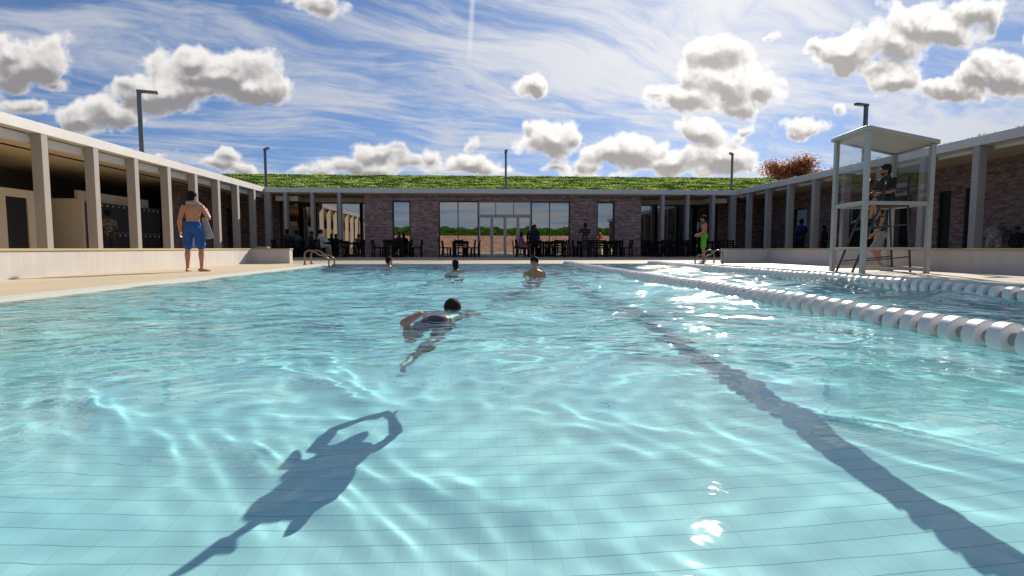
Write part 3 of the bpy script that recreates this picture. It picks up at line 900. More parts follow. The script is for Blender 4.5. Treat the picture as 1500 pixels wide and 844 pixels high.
# ------------------------------------------------------------------ lifeguard booth
A, B_, C_, D_ = Vector((7.64, 10.42, 0)), Vector((7.74, 11.5, 0)), Vector((9.07, 10.52, 0)), Vector((9.2, 11.7, 0))
ZA, ZB = 2.84, 2.62
tw = empty('lifeguard_booth', A, 0, 'tall metal framed booth with glass sides and sloping roof, around the seated lifeguard', 'booth')
for p, z in ((A, ZA), (B_, ZA), (C_, ZB), (D_, ZB)):
    part(MB().box(p.x - .043, p.y - .043, .001, p.x + .043, p.y + .043, z - .05), 'post', M_alu, tw, bevel=.006)
rf2 = MB()
def zr(p): return ZA + (ZB - ZA) * (p.x - A.x) / (C_.x - A.x)
o_ = .07
cs = [A + Vector((-o_, -o_, 0)), C_ + Vector((o_, -o_, 0)), D_ + Vector((o_, o_, 0)), B_ + Vector((-o_, o_, 0))]
rf2.add([(p.x, p.y, zr(p) + dz_) for dz_ in (.0, .018) for p in cs], [(3, 2, 1, 0), (4, 5, 6, 7), (0, 1, 5, 4), (1, 2, 6, 5), (2, 3, 7, 6), (3, 0, 4, 7)])
part(rf2, 'roof', M_panel, tw)
for p_, q_ in ((cs[0], cs[1]), (cs[1], cs[2]), (cs[2], cs[3]), (cs[3], cs[0])):
    part(MB().bar(p_ + Vector((0, 0, zr(p_) - .002)), q_ + Vector((0, 0, zr(q_) - .002)), .05, .075), 'roof_edge', M_alu, tw, bevel=.005)
for (p, q) in ((A, C_), (A, B_), (B_, D_), (C_, D_)):
    dd = (q - p).normalized()
    for z, wv_ in ((1.40, .07), (.50, .045), (.09, .05)):
        if z < .2 and p is A and q is B_: continue
        part(MB().bar(p + dd * .052 + Vector((0, 0, z)), q - dd * .052 + Vector((0, 0, z)), .05, wv_), 'rail', M_alu, tw, bevel=.003)
def pane(p, q, z0, z1a, z1b):
    dd = (q - p).normalized() * .05
    nn = Vector((-dd.y, dd.x, 0)).normalized() * .006
    a, b2 = p + dd, q - dd
    vs = [a + nn + Vector((0, 0, z0)), b2 + nn + Vector((0, 0, z0)), b2 + nn + Vector((0, 0, z1b)), a + nn + Vector((0, 0, z1a)),
          a - nn + Vector((0, 0, z0)), b2 - nn + Vector((0, 0, z0)), b2 - nn + Vector((0, 0, z1b)), a - nn + Vector((0, 0, z1a))]
    part(MB().add(vs, [(0, 1, 2, 3), (7, 6, 5, 4), (0, 4, 5, 1), (1, 5, 6, 2), (2, 6, 7, 3), (3, 7, 4, 0)]), 'glass_pane', M_clear, tw)
pane(A, C_, 1.44, ZA - .06, ZB - .06)
pane(A, B_, 1.44, ZA - .06, ZA - .06)
pane(B_, D_, 1.44, ZA - .06, ZB - .06)
pane(C_, D_, 1.44, ZB - .06, ZB - .06)
pane(B_, D_, .12, 1.36, 1.36)
# the chair inside
ch = empty('lifeguard_chair', (8.5, 11.1, 0), 0, 'tall dark steel ladder chair inside the booth, with slanting front legs', 'chair')
cx, cy = 8.5, 11.1
for y in (10.82, 11.32):
    part(MB().tube([(7.72, y, .002), (8.22, y, 1.28), (8.42, y, 2.0)], .022, 8), 'leg', M_steel, ch, smooth=True)
    part(MB().tube([(8.98, y, .002), (8.86, y, 1.3), (8.84, y, 2.0)], .020, 8), 'leg', M_steel, ch, smooth=True)
    part(MB().tube([(8.42, y, 1.72), (8.84, y, 1.72)], .018, 8), 'armrest', M_steel, ch, smooth=True)
part(MB().box(8.26, 10.84, 1.36, 8.86, 11.30, 1.40), 'seat', M_steel, ch, bevel=.006)
part(MB().box(8.84, 10.86, 1.78, 8.86, 11.28, 1.86).box(8.84, 10.86, 1.60, 8.86, 11.28, 1.66), 'backrest', M_alu, ch)
for z, xa, xb in ((.28, 7.84, 8.96), (.95, 8.10, 8.9)):
    for y in (10.82, 11.32):
        part(MB().tube([(xa, y, z - .05), (xb, y, z + .05)], .014, 8), 'brace', M_steel, ch)

# ------------------------------------------------------------------ chairs and tables
def make_chair():
    t = empty('cafe_chair')
    H, s = .84, .21
    for sx in (-1, 1):
        MB().box(sx * .19 - .027, -.22, 0, sx * .19 + .027, -.17, .43).build('leg', M_black, t)
        MB().add([(sx * .19 + a, y + b_, z) for z, y in ((0, .21), (.45, .19), (H, .25)) for a, b_ in ((-.028, -.026), (.028, -.026), (.028, .026), (-.028, .026))],
                 [(3, 2, 1, 0), (8, 9, 10, 11)] + [(i * 4 + k_, i * 4 + (k_ + 1) % 4, (i + 1) * 4 + (k_ + 1) % 4, (i + 1) * 4 + k_) for i in (0, 1) for k_ in range(4)]).build('leg', M_black, t)
        MB().box(sx * .19 - .012, -.17, .12, sx * .19 + .012, .19, .15).build('stretcher', M_black, t)
    MB().box(-.22, -.23, .42, .22, .18, .475).build('seat', M_black, t, bevel=.008)
    bk = MB()
    for z in (.56, .67, .78):
        y = .19 + (z - .45) / .39 * .06
        bk.box(-.17, y - .012, z - .036, .17, y + .014, z + .036)
    bk.build('backrest', M_black, t)
    MB().box(-.17, -.20, .18, .17, -.18, .21).build('stretcher', M_black, t)
    return t
def make_table():
    t = empty('cafe_table')
    MB().box(-.40, -.40, .73, .40, .40, .77).build('tabletop', M_black, t, bevel=.006)
    for sx in (-1, 1):
        for sy in (-1, 1):
            MB().box(sx * .33 - .03, sy * .33 - .03, 0, sx * .33 + .03, sy * .33 + .03, .73).build('leg', M_black, t)
    MB().box(-.30, -.34, .66, .30, -.32, .73).box(-.30, .32, .66, .30, .34, .73).build('apron', M_black, t)
    return t
CH = [None]; TB = [None]
def put(store, mk, x, y, rz, label, cat, group):
    if store[0] is None:
        store[0] = mk(); o = store[0]
    else:
        o = copy_tree(store[0])
    o.location = (x, y, .081)
    o.rotation_euler = (0, 0, rz)
    tag(o, label, cat, group)
def px2x(px, y):
    d_ = Fc * 800 + Rc * (px - 750) + Uc * (422 - 370)
    return d_.x / d_.y * y
# face: R = sitter faces right, L = faces left, T = turned towards the building, C = faces the pool
FACE = {'R': -math.pi / 2 + math.pi, 'L': -math.pi / 2, 'T': math.pi, 'C': 0.0}
WORD = {'R': 'facing right', 'L': 'facing left', 'T': 'back to the pool', 'C': 'facing the pool'}
YT = 26.75
SETS = [
 (432, 'of the two dark-clothed diners at left', [(408, 'R', 0), (428, 'T', -.62), (452, 'L', .0)]),
 (468, 'of the diner in the pale shirt', [(447, 'R', .5), (464, 'T', -.7), (487, 'L', .1)]),
 (498, 'just left of the brickwork', [(499, 'T', -.62), (526, 'L', 0)]),
 (578, 'before the left narrow window', [(553, 'R', 0), (570, 'T', -.62), (586, 'T', -.55), (596, 'L', .35), (611, 'L', -.2)]),
 (674, 'before the glazing left of the doors', [(650, 'R', 0), (673, 'T', -.62), (689, 'L', .3), (696, 'L', -.1)]),
 (784, 'of the woman in the pink dress', [(763, 'R', 0), (786, 'T', .62), (806, 'L', .1)]),
 (817, 'right of the man in the dark suit', [(796, 'R', .45), (820, 'T', -.5), (838, 'R', .3)]),
 (858, 'of the woman in the striped dress', [(846, 'R', -.3), (868, 'T', -.4)]),
 (896, 'before the right narrow window', [(880, 'T', -.5), (905, 'T', .55), (918, 'L', 0)]),
 (976, 'of the seated diner in the right glazed bay', [(951, 'R', 0), (960, 'R', .5), (972, 'T', -.62), (993, 'L', .4), (1000, 'L', -.1)]),
 (1038, 'behind the man in green shorts', [(1014, 'R', .1), (1052, 'T', -.5)]),
]
ordw = ['first', 'second', 'third', 'fourth', 'fifth']
for (tx, phrase, chs) in SETS:
    put(TB, make_table, px2x(tx, YT), YT, 0, 'black square cafe table ' + phrase, 'table', 'black cafe tables on the terrace')
    for i_, (cxp, fc, dy) in enumerate(chs):
        yy = YT + dy
        put(CH, make_chair, px2x(cxp, yy), yy, FACE[fc] + random.uniform(-.12, .12),
            '%s chair %s, table %s' % (ordw[i_], WORD[fc], phrase.replace('of the two', 'of two')), 'chair', 'black slatted cafe chairs on the terrace')
for (x, y, rz, lb) in ((12.6, 26.3, .3, 'black slatted chair alone by the right corner pillar'), (14.0, 25.4, 1.2, 'black slatted chair behind the right low wall, nearer the corner'), (14.1, 22.9, 1.6, 'black slatted chair behind the right low wall, near the standing dark man')):
    put(CH, make_chair, x, y, rz, lb, 'chair', 'black slatted cafe chairs on the terrace')

# ------------------------------------------------------------------ people
def V(*a): return Vector(a)
def ell(mb, c, r, M=None, nu=14, nv=9):
    rings = []
    c = Vector(c)
    for i in range(nv + 1):
        t = math.pi * (i + .02) / (nv + .04)
        rg = []
        for k in range(nu):
            p = Vector((r[0] * math.sin(t) * math.cos(2 * math.pi * k / nu), r[1] * math.sin(t) * math.sin(2 * math.pi * k / nu), r[2] * math.cos(t)))
            rg.append(c + (M @ p if M is not None else p))
        rings.append(rg)
    mb.loft(rings)
def limb(mb, pts, rs, n=12, flat=1.0, side=None):
    pts = [Vector(p) for p in pts]
    rings = []
    for i, p in enumerate(pts):
        d_ = (pts[min(i + 1, len(pts) - 1)] - pts[max(i - 1, 0)]).normalized()
        s_ = side or (Vector((1, 0, 0)) if abs(d_.x) < .9 else Vector((0, 1, 0)))
        s_ = (s_ - d_ * s_.dot(d_)).normalized()
        u = d_.cross(s_)
        r = rs[i]
        ra, rb = (r if isinstance(r, tuple) else (r, r * flat))
        if i == 0:
            rings.append([p - d_ * min(ra, rb) * .8 + (s_ * math.cos(t) * ra + u * math.sin(t) * rb) * .5 for t in [2 * math.pi * k / n for k in range(n)]])
        rings.append([p + s_ * math.cos(t) * ra + u * math.sin(t) * rb for t in [2 * math.pi * k / n for k in range(n)]])
        if i == len(pts) - 1:
            rings.append([p + d_ * min(ra, rb) * .8 + (s_ * math.cos(t) * ra + u * math.sin(t) * rb) * .5 for t in [2 * math.pi * k / n for k in range(n)]])
    mb.loft(rings)
def remesh(mb, name, m, parent, voxel=.008, smooth=4, recv=False):
    me = bpy.data.meshes.new(name)
    me.from_pydata([tuple(p) for p in mb.v], [], mb.f)
    bm = bmesh.new(); bm.from_mesh(me)
    bmesh.ops.recalc_face_normals(bm, faces=bm.faces)
    bm.to_mesh(me); bm.free()
    o = bpy.data.objects.new('tmp', me)
    col.objects.link(o)
    md = o.modifiers.new('r', 'REMESH'); md.mode = 'VOXEL'; md.voxel_size = voxel; md.use_smooth_shade = True
    ms = o.modifiers.new('s', 'SMOOTH'); ms.factor = .5; ms.iterations = smooth
    dg = bpy.context.evaluated_depsgraph_get()
    me2 = bpy.data.meshes.new_from_object(o.evaluated_get(dg))
    bpy.data.objects.remove(o)
    me2.name = name
    me2.materials.clear(); me2.materials.append(m)
    me2.shade_smooth()
    q = bpy.data.objects.new(name, me2)
    col.objects.link(q)
    q.parent = parent
    if recv:
        q.cycles.is_caustics_receiver = True
    return q
def hand(mb, wrist, d_, palm, curl=.35, s=1.0):
    """palm with four unequal bent fingers and a side thumb; d_ = pointing direction, palm = palm normal"""
    d_ = d_.normalized(); palm = (palm - d_ * palm.dot(d_)).normalized(); sd = d_.cross(palm)
    limb(mb, [wrist, wrist + d_ * .045 * s, wrist + d_ * .085 * s], [(.026 * s, .018 * s), (.037 * s, .016 * s), (.036 * s, .014 * s)], side=sd)
    for i_, (off, ln) in enumerate(((-.030, .062), (-.010, .074), (.010, .070), (.029, .054))):
        p = wrist + d_ * .082 * s + sd * off * s
        pts = [p]
        dd = d_.copy()
        for j_ in range(3):
            ang = curl * (.5 + .5 * j_)
            dd = (dd * math.cos(ang) + palm * math.sin(ang)).normalized()
            pts.append(pts[-1] + dd * ln * s * (.42, .32, .26)[j_])
        limb(mb, pts, [.0095 * s, .0088 * s, .008 * s, .0068 * s], n=8)
    p = wrist + d_ * .022 * s - sd * .026 * s
    t1 = (d_ * .6 - sd * .75 + palm * .25).normalized()
    limb(mb, [p, p + t1 * .034 * s, p + t1 * .034 * s + (t1 * .6 + d_ * .6 + palm * .2).normalized() * .030 * s], [.013 * s, .011 * s, .008 * s], n=8)

def person(name_label, loc, rz, P, h=1.75, skinm=None, hair=None, hairstyle='short', clothes=(), voxel=.011, face=False, recv=False, group=None, tilt=None, beard=False):
    """P: pose dict of joint positions in metres for a 1.75 m body facing local +Y."""
    t = empty('person', loc, rz, name_label, 'person', group)
    s = h / 1.75
    t.scale = (s, s, s)
    if tilt:
        t.rotation_euler = tilt
    J = P
    skinm = skinm or M_skin
    up = (J['neck'] - J['pelvis']).normalized()
    sx = (J['shR'] - J['shL']).normalized()
    hx = (J['hipR'] - J['hipL']).normalized()
    fwd = up.cross(sx) * -1
    fwd = sx.cross(up) * -1 if False else up.cross(sx)
    pel, nk = J['pelvis'], J['neck']
    curve = J.get('bend', Vector((0, 0, 0)))
    def sp(f): return pel.lerp(nk, f) + curve * math.sin(f * math.pi)
    def torso(mb, inf=0.0, f0=-.14, f1=1.0, flare=0.0):
        prof = [(-.16, .100, .085), (-.08, .150, .105), (.04, .160, .108), (.20, .146, .100), (.38, .135, .094), (.56, .152, .104), (.72, .168, .112), (.84, .170, .104), (.93, .135, .084), (1.0, .075, .066)]
        pts, rs = [], []
        for f, a, b_ in prof:
            if f < f0 - 1e-6 or f > f1 + 1e-6: continue
            pts.append(sp(f)); rs.append((a + inf, b_ + inf))
        limb(mb, pts, rs, n=18, side=sx)
    def armp(sd):
        return J['sh' + sd], J['el' + sd], J['wr' + sd]
    def legp(sd):
        return J['hip' + sd], J['kn' + sd], J['an' + sd]
    def arm(mb, sd, inf=0.0, f1=1.0, sleeve_only=False):
        a, b_, c = armp(sd)
        root = a.lerp(sp(.86), .35)
        pts = [root, a, a.lerp(b_, .35), a.lerp(b_, .75), b_]
        rs = [.052, .055, .048, .041, .038]
        if sleeve_only:
            pts = [root, a, a.lerp(b_, .3), a.lerp(b_, .62)]; rs = [.056, .060, .058, .060]
        elif f1 > 1e-3:
            pts += [b_.lerp(c, .28), b_.lerp(c, .7), c]; rs += [.041, .031, .026]
        limb(mb, pts, [r + inf for r in rs])
    def leg(mb, sd, inf=0.0, upto='ankle'):
        a, b_, c = legp(sd)
        pts = [a, a.lerp(b_, .25), a.lerp(b_, .6), a.lerp(b_, .9), b_]
        rs = [.088, .086, .070, .056, .054]
        if upto == 'mid':
            pts = [a, a.lerp(b_, .25), a.lerp(b_, .55), a.lerp(b_, .84)]; rs = [.094, .098, .098, .098]
        elif upto == 'ankle':
            ab = (b_ - a).normalized(); bc = (c - b_).normalized()
            back = -fwd if (ab - bc).length < .5 else (ab - bc).normalized() * -1 * (1 if True else 0)
            cl = b_.lerp(c, .3) + (-fwd * .012)
            pts += [b_.lerp(c, .12), cl, b_.lerp(c, .62), b_.lerp(c, .92), c]; rs += [.053, .059, .043, .034, .033]
        limb(mb, pts, [r + inf for r in rs])
    body = MB()
    torso(body)
    ell(body, sp(.0) - fwd * .05 + hx * .065, (.085, .085, .09)); ell(body, sp(.0) - fwd * .05 - hx * .065, (.085, .085, .09))
    ell(body, sp(.78) - fwd * .03 + sx * .08, (.075, .055, .09)); ell(body, sp(.78) - fwd * .03 - sx * .08, (.075, .055, .09))
    for sd in 'LR':
        arm(body, sd); leg(body, sd)
        a, b_, c = armp(sd)
        hd_ = J.get('hd' + sd, (c - b_).normalized())
        hand(body, c, hd_, J.get('pm' + sd, (sx * (-1 if sd == 'R' else 1))), J.get('curl', .3))
        an = J['an' + sd]
        fd = J.get('ft' + sd, fwd.copy())
        shn = (J['kn' + sd] - an).normalized()
        heel = an - shn * .045 - fd * .045
        limb(body, [heel, an - shn * .052 + fd * .04, an - shn * .062 + fd * .12, an - shn * .068 + fd * .175], [(.030, .034), (.036, .034), (.043, .022), (.036, .014)], side=fd.cross(shn))
    # neck and head
    hd = J['head']
    hf = J.get('look', fwd).normalized()
    hu = J.get('hup', up if up.z > .3 else Vector((0, 0, 1)))
    hu = (hu - hf * hu.dot(hf)).normalized()
    hs = hf.cross(hu)
    M = Matrix((hs, hf, hu)).transposed()
    limb(body, [sp(.95), sp(.95).lerp(hd - hu * .05, .6), hd - hu * .03], [.062, .055, .055])
    def H(x, y, z): return hd + M @ Vector((x, y, z))
    ell(body, H(0, -.012, .03), (.076, .094, .088), M, 18, 12)
    ell(body, H(0, .018, -.035), (.060, .070, .078), M, 16, 10)
    ell(body, H(0, .060, -.075), (.030, .028, .022), M)
    limb(body, [H(0, .088, .015), H(0, .104, -.020)], [.010, .016], n=8)
    ell(body, H(0, .080, .030), (.048, .014, .010), M)
    ell(body, H(0, .082, -.052), (.024, .012, .009), M)
    for q in (-1, 1):
        ell(body, H(q * .076, -.008, -.008), (.010, .018, .030), M)
    bo = remesh(body, 'body', skinm, t, voxel if voxel < .010 else voxel, 3, recv)
    if face:
        for q in (-1, 1):
            e1 = MB(); ell(e1, H(q * .030, .081, .008), (.013, .008, .007), M); eo = e1.build('eye', M_eye, t, smooth=True)
        e2 = MB(); ell(e2, H(0, .092, -.052), (.022, .006, .005), M); e2.build('mouth', M_lip, t, smooth=True)
        e3 = MB()
        for q in (-1, 1): limb(e3, [H(q * .016, .091, .027), H(q * .044, .082, .030)], [.004, .003], n=6)
        e3.build('eyebrows', hair or M_hair, t)
    # hair
    hm = MB()
    ell(hm, H(0, -.022, .052), (.090, .104, .094), M, 20, 14)
    ell(hm, H(0, -.055, .0), (.080, .066, .088), M, 18, 12)
    rr = random.Random(int(loc[0] * 100) + 5)
    if hairstyle in ('short', 'curly', 'cap'):
        nb = 46 if hairstyle == 'curly' else 26
        for q in range(nb):
            a_, b_ = rr.uniform(0, 6.28), rr.uniform(.15, 1.35)
            rad = .018 if hairstyle == 'curly' else .014
            ell(hm, H(.076 * math.sin(b_) * math.cos(a_), -.022 + .092 * math.sin(b_) * math.sin(a_), .052 + .086 * math.cos(b_)), (rad, rad, rad), None, 6, 4)
    if hairstyle == 'long':
        limb(hm, [H(0, -.05, .04), H(0, -.085, -.04), H(0, -.10, -.16), H(0, -.085, -.30)], [(.082, .06), (.085, .055), (.088, .045), (.06, .03)], n=14, side=hs)
    if hairstyle == 'bun':
        ell(hm, H(0, -.075, .10), (.045, .045, .042), M)
    if hairstyle == 'wet':
        limb(hm, [H(0, -.05, .04), H(0, -.08, -.05), H(0, -.075, -.12)], [(.080, .055), (.080, .05), (.06, .03)], n=14, side=hs)
    ho = remesh(hm, 'hair', hair or M_hair, t, .009, 1, recv)
    if beard:
        bd = MB()
        ell(bd, H(0, .034, -.062), (.055, .056, .045), M, 14, 9)
        remesh(bd, 'beard', hair or M_hair, t, .009, 1)
    for c_ in clothes:
        kind, m = c_[0], c_[1]
        mb = MB()
        if kind == 'shorts':
            torso(mb, .016, -.16, .20)
            for sd in 'LR': leg(mb, sd, .004, 'mid')
            ell(mb, sp(.0) - fwd * .05 + hx * .065, (.095, .095, .095)); ell(mb, sp(.0) - fwd * .05 - hx * .065, (.095, .095, .095))
        elif kind == 'trousers':
            torso(mb, .014, -.16, .20)
            for sd in 'LR': leg(mb, sd, .016, 'ankle')
            ell(mb, sp(.0) - fwd * .05, (.15, .10, .10))
        elif kind == 'tshirt':
            torso(mb, .016, -.08, 1.0)
            for sd in 'LR': arm(mb, sd, .008, sleeve_only=True)
        elif kind in ('shirt', 'jacket'):
            torso(mb, .018 if kind == 'shirt' else .028, -.16 if kind == 'jacket' else -.08, .94 if kind == 'jacket' else 1.0)
            for sd in 'LR': arm(mb, sd, .012 if kind == 'shirt' else .018)
        elif kind == 'vest':
            torso(mb, .014, -.08, .86)
        elif kind == 'dress':
            torso(mb, .016, -.16, .96)
            for sd in 'LR': arm(mb, sd, .008, sleeve_only=True)
            a = sp(-.05); kn = (J['knL'] + J['knR']) / 2
            limb(mb, [sp(.15), a, a.lerp(kn, .5), a.lerp(kn, 1.0)], [(.16, .12), (.19, .14), (.20, .15), (.20, .15)], n=20, side=sx)
        elif kind == 'shoes':
            for sd in 'LR':
                an = J['an' + sd]; fd = J.get('ft' + sd, fwd.copy()); shn = (J['kn' + sd] - an).normalized()
                limb(mb, [an - shn * .045 - fd * .05, an - shn * .05 + fd * .04, an - shn * .062 + fd * .12, an - shn * .066 + fd * .19], [(.040, .044), (.044, .046), (.050, .032), (.042, .024)], side=fd.cross(shn))
        elif kind == 'trunks':
            torso(mb, .010, -.16, .10)
            for sd in 'LR': 
                a, b_, c = legp(sd)
                limb(mb, [a, a.lerp(b_, .2), a.lerp(b_, .38)], [.10, .098, .092])
            ell(mb, sp(.0) - fwd * .05, (.15, .10, .10))
        remesh(mb, kind, m, t, .011, 3, recv)
    return t, sp, H

def stand(lean=0.0, armL=None, armR=None, legs=.09, headturn=0.0, bend=0.0):
    up = V(0, math.sin(lean), math.cos(lean))
    pel = V(0, 0, .95)
    nk = pel + up * .52
    J = dict(pelvis=pel, neck=nk, hipL=V(-.09, 0, .91), hipR=V(.09, 0, .91), knL=V(-legs - .01, .02, .49), knR=V(legs + .01, .02, .49), anL=V(-legs - .015, -.02, .08), anR=V(legs + .015, -.02, .08))
    J['shL'] = nk + V(-.185, 0, -.07); J['shR'] = nk + V(.185, 0, -.07)
    for sd, a in (('L', armL), ('R', armR)):
        sg = -1 if sd == 'L' else 1
        if a is None:
            J['el' + sd] = J['sh' + sd] + V(sg * .06, -.03, -.28); J['wr' + sd] = J['el' + sd] + V(sg * .015, .06, -.24)
        else:
            J['el' + sd] = J['sh' + sd] + a[0]; J['wr' + sd] = J['el' + sd] + a[1]
    J['head'] = nk + up * .12 + V(0, .035, .01)
    J['look'] = V(math.sin(headturn), math.cos(headturn), 0)
    return J
def sit(arms=None, headturn=0.0, lean=0.08, nod=0.0, seat=.47, spread=.10, shin=(.06, -.42)):
    pel = V(0, 0, seat + .09)
    up = V(0, math.sin(lean), math.cos(lean))
    nk = pel + up * .50
    J = dict(pelvis=pel, neck=nk, hipL=pel + V(-.09, .02, -.02), hipR=pel + V(.09, .02, -.02))
    J['knL'] = J['hipL'] + V(-spread + .08, .41, .02); J['knR'] = J['hipR'] + V(spread - .08, .41, .02)
    J['anL'] = J['knL'] + V(0, *shin); J['anR'] = J['knR'] + V(0, *shin)
    J['shL'] = nk + V(-.18, 0, -.07); J['shR'] = nk + V(.18, 0, -.07)
    arms = arms or (V(.03, .12, -.25), V(.06, .22, .02))
    J['elR'] = J['shR'] + arms[0]; J['wrR'] = J['elR'] + V(-arms[1].x, arms[1].y, arms[1].z)
    J['elL'] = J['shL'] + V(-arms[0].x, arms[0].y, arms[0].z); J['wrL'] = J['elL'] + arms[1]
    J['pmL'] = V(0, 0, -1); J['pmR'] = V(0, 0, -1)
    J['head'] = nk + up * .12 + V(0, .03, .01)
    J['look'] = V(math.sin(headturn), math.cos(headturn), -nod)
    return J

# the man in blue shorts: seen from behind, right hand up at his chest, towel round his neck
J = stand(0.0, armL=(V(-.09, -.02, -.28), V(-.02, .05, -.25)), armR=(V(.12, .06, -.25), V(-.10, .16, .16)), legs=.13, headturn=.5)
J['ftR'] = V(.75, .66, 0); J['ftL'] = V(-.1, .99, 0)
J['curl'] = .6
mn, sp, H = person('barefoot man in blue shorts with a grey towel round his neck, back to the camera', (-6.12, 12.25, 0), R(2), J, 1.74, M_skin, M_hair, 'short', [('shorts', M_blue)], voxel=.007, face=True)
tm = MB()
limb(tm, [V(-.10, .06, 1.47), V(-.115, -.02, 1.475), V(-.08, -.075, 1.475), V(0, -.095, 1.47), V(.08, -.075, 1.475), V(.12, -.02, 1.47), V(.14, .07, 1.43), V(.16, .11, 1.30)], [(.035, .016)] * 3 + [(.045, .018)] * 3 + [(.045, .018), (.05, .016)], n=12, side=V(0, 0, 1))
tw_ = remesh(tm, 'towel', M_grey, None, .008, 2)
tm2 = MB()
limb(tm2, [V(.17, .14, 1.16), V(.20, .14, 1.00), V(.235, .13, .85), V(.255, .13, .72)], [(.05, .03), (.07, .03), (.09, .026), (.10, .022)], n=12, side=V(1, .3, 0))
tw_.parent = None
for v_ in tm2.v: pass
o2 = remesh(tm2, 'towel_end', M_grey, tw_, .008, 2)
tw_.location = (-6.12, 12.25, 0); tw_.rotation_euler = (0, 0, R(2))
tag(tw_, 'grey towel hanging round the neck and from the hand of the man in blue shorts', 'towel')

# man in green shorts
J = stand(0.0, armL=(V(-.05, .03, -.28), V(.06, .20, -.10)), armR=(V(.05, -.06, -.27), V(-.02, .20, -.12)), legs=.07, headturn=0.0)
person('bearded man in bright green shorts standing beside the right pool ladder', (8.27, 19.6, .012), R(68), J, 1.70, M_skin, M_hair, 'short', [('shorts', M_green)], voxel=.011, face=True, beard=True)
vt = MB(); 
limb(vt, [V(-.10, .07, 1.44), V(-.11, .0, 1.475), V(0, -.09, 1.47), V(.11, .0, 1.475), V(.10, .09, 1.42), V(.09, .115, 1.2)], [(.03, .015)] * 5 + [(.045, .015)], n=10, side=V(0, 0, 1))
vo = remesh(vt, 'towel', M_bk, None, .01, 2)
vo.location = (8.27, 19.6, .012); vo.rotation_euler = (0, 0, R(68)); s_ = 1.70 / 1.75; vo.scale = (s_, s_, s_)
tag(vo, 'dark towel slung round the neck of the man in green shorts', 'towel')

# standing woman, striped dress, hands at her face
J = stand(0.0, armL=(V(-.10, .14, -.20), V(.12, .10, .20)), armR=(V(.10, .14, -.20), V(-.12, .10, .20)), legs=.07)
person('woman in a dark striped dress standing on the terrace, hands raised to her face', (px2x(857, 26.3), 26.3, .08), R(15), J, 1.66, M_skin3, M_hair, 'bun', [('dress', M_stripe)], voxel=.014)
# man in dark suit standing behind the table of the woman in pink
J = stand(0.0, legs=.08, headturn=-.5)
person('man in a dark suit over a lilac shirt, standing behind a terrace table', (px2x(783, 27.35), 27.35, .08), math.pi + .25, J, 1.62, M_skin3, M_hair, 'short', [('shirt', M_lilac), ('jacket', M_navy), ('trousers', M_navy), ('shoes', M_bk)], voxel=.014, face=True)
# seated diners
def diner(px, y, rz, lab, sk, hs_, cl, h=1.7, **kw):
    J = sit(**kw)
    person(lab, (px2x(px, y), y, .081), rz, J, h, sk, M_hair, hs_, cl, voxel=.014)
diner(763, 26.75, -math.pi / 2 + .1, 'long-haired woman in a pink patterned dress seated left of the man in the suit', M_skin, 'long', [('dress', M_pink)], 1.6)
diner(585, 27.2, math.pi - .1, 'dark long-haired woman seated in front of the left narrow window', M_skin3, 'long', [('dress', M_bk)], 1.6)
diner(420, 26.2, -.5, 'seated man in a dark suit, leftmost of the diners', M_skin3, 'short', [('shirt', M_navy), ('trousers', M_navy), ('shoes', M_bk)], 1.74)
diner(435, 26.5, .2, 'seated diner in a dark grey shirt beside the man in the dark suit', M_skin3, 'short', [('shirt', mat('charcoal_cloth', (.05, .052, .05), .85)), ('trousers', M_bk), ('shoes', M_bk)], 1.7)
diner(456, 27.5, -1.9, 'black-clad diner seated across from the man in the pale shirt', M_skin3, 'short', [('shirt', M_bk), ('trousers', M_bk), ('shoes', M_bk)], 1.66)
diner(469, 26.05, -.85, 'man in a pale grey-green shirt and beige trousers seated with his back to the pool', M_skin, 'short', [('shirt', M_lgrey), ('trousers', M_beige), ('shoes', M_bk)], 1.72)
diner(985, 27.3, .9, 'dark-clothed diner seated in the right glazed bay', M_skin3, 'short', [('shirt', M_bk), ('trousers', M_bk), ('shoes', M_bk)], 1.68)

# people in the right colonnade
J = stand(0.0, armR=(V(.10, .05, -.26), V(-.05, .2, .06)), legs=.09)
person('man in a royal blue jacket and jeans carrying a long black bag on his back', (14.15, 23.2, 0), R(10), J, 1.80, M_skin3, M_hair, 'short', [('shirt', M_royal), ('trousers', M_jean), ('shoes', M_bk)], voxel=.014)
bg_ = MB(); limb(bg_, [V(-.42, -.18, 1.12), V(-.3, -.19, 1.16), V(-.05, -.2, 1.24), V(.12, -.18, 1.32)], [(.10, .07), (.125, .09), (.13, .09), (.08, .06)], n=14, side=V(0, 0, 1))
bo_ = remesh(bg_, 'duffel_bag', M_bk, None, .014, 2); bo_.location = (14.15, 23.2, 0); bo_.rotation_euler = (0, 0, R(10))
tag(bo_, 'long black bag slung across the back of the man in royal blue', 'bag')
J = stand(0.0, armR=(V(.08, .0, -.27), V(.02, .2, .0)), legs=.09)
person('man in black clothes standing beside the lone chairs in the right colonnade', (14.1, 26.3, 0), R(70), J, 1.74, M_skin3, M_hair, 'short', [('tshirt', M_bk), ('trousers', M_bk), ('shoes', M_bk)], voxel=.014)
J = stand(0.0, legs=.09)
person('man in olive dark clothes half hidden beyond the man in royal blue', (15.0, 22.9, 0), R(30), J, 1.5, M_skin3, M_hair, 'short', [('shirt', mat('olive_cloth', (.035, .035, .02), .85)), ('trousers', M_bk), ('shoes', M_bk)], voxel=.014)
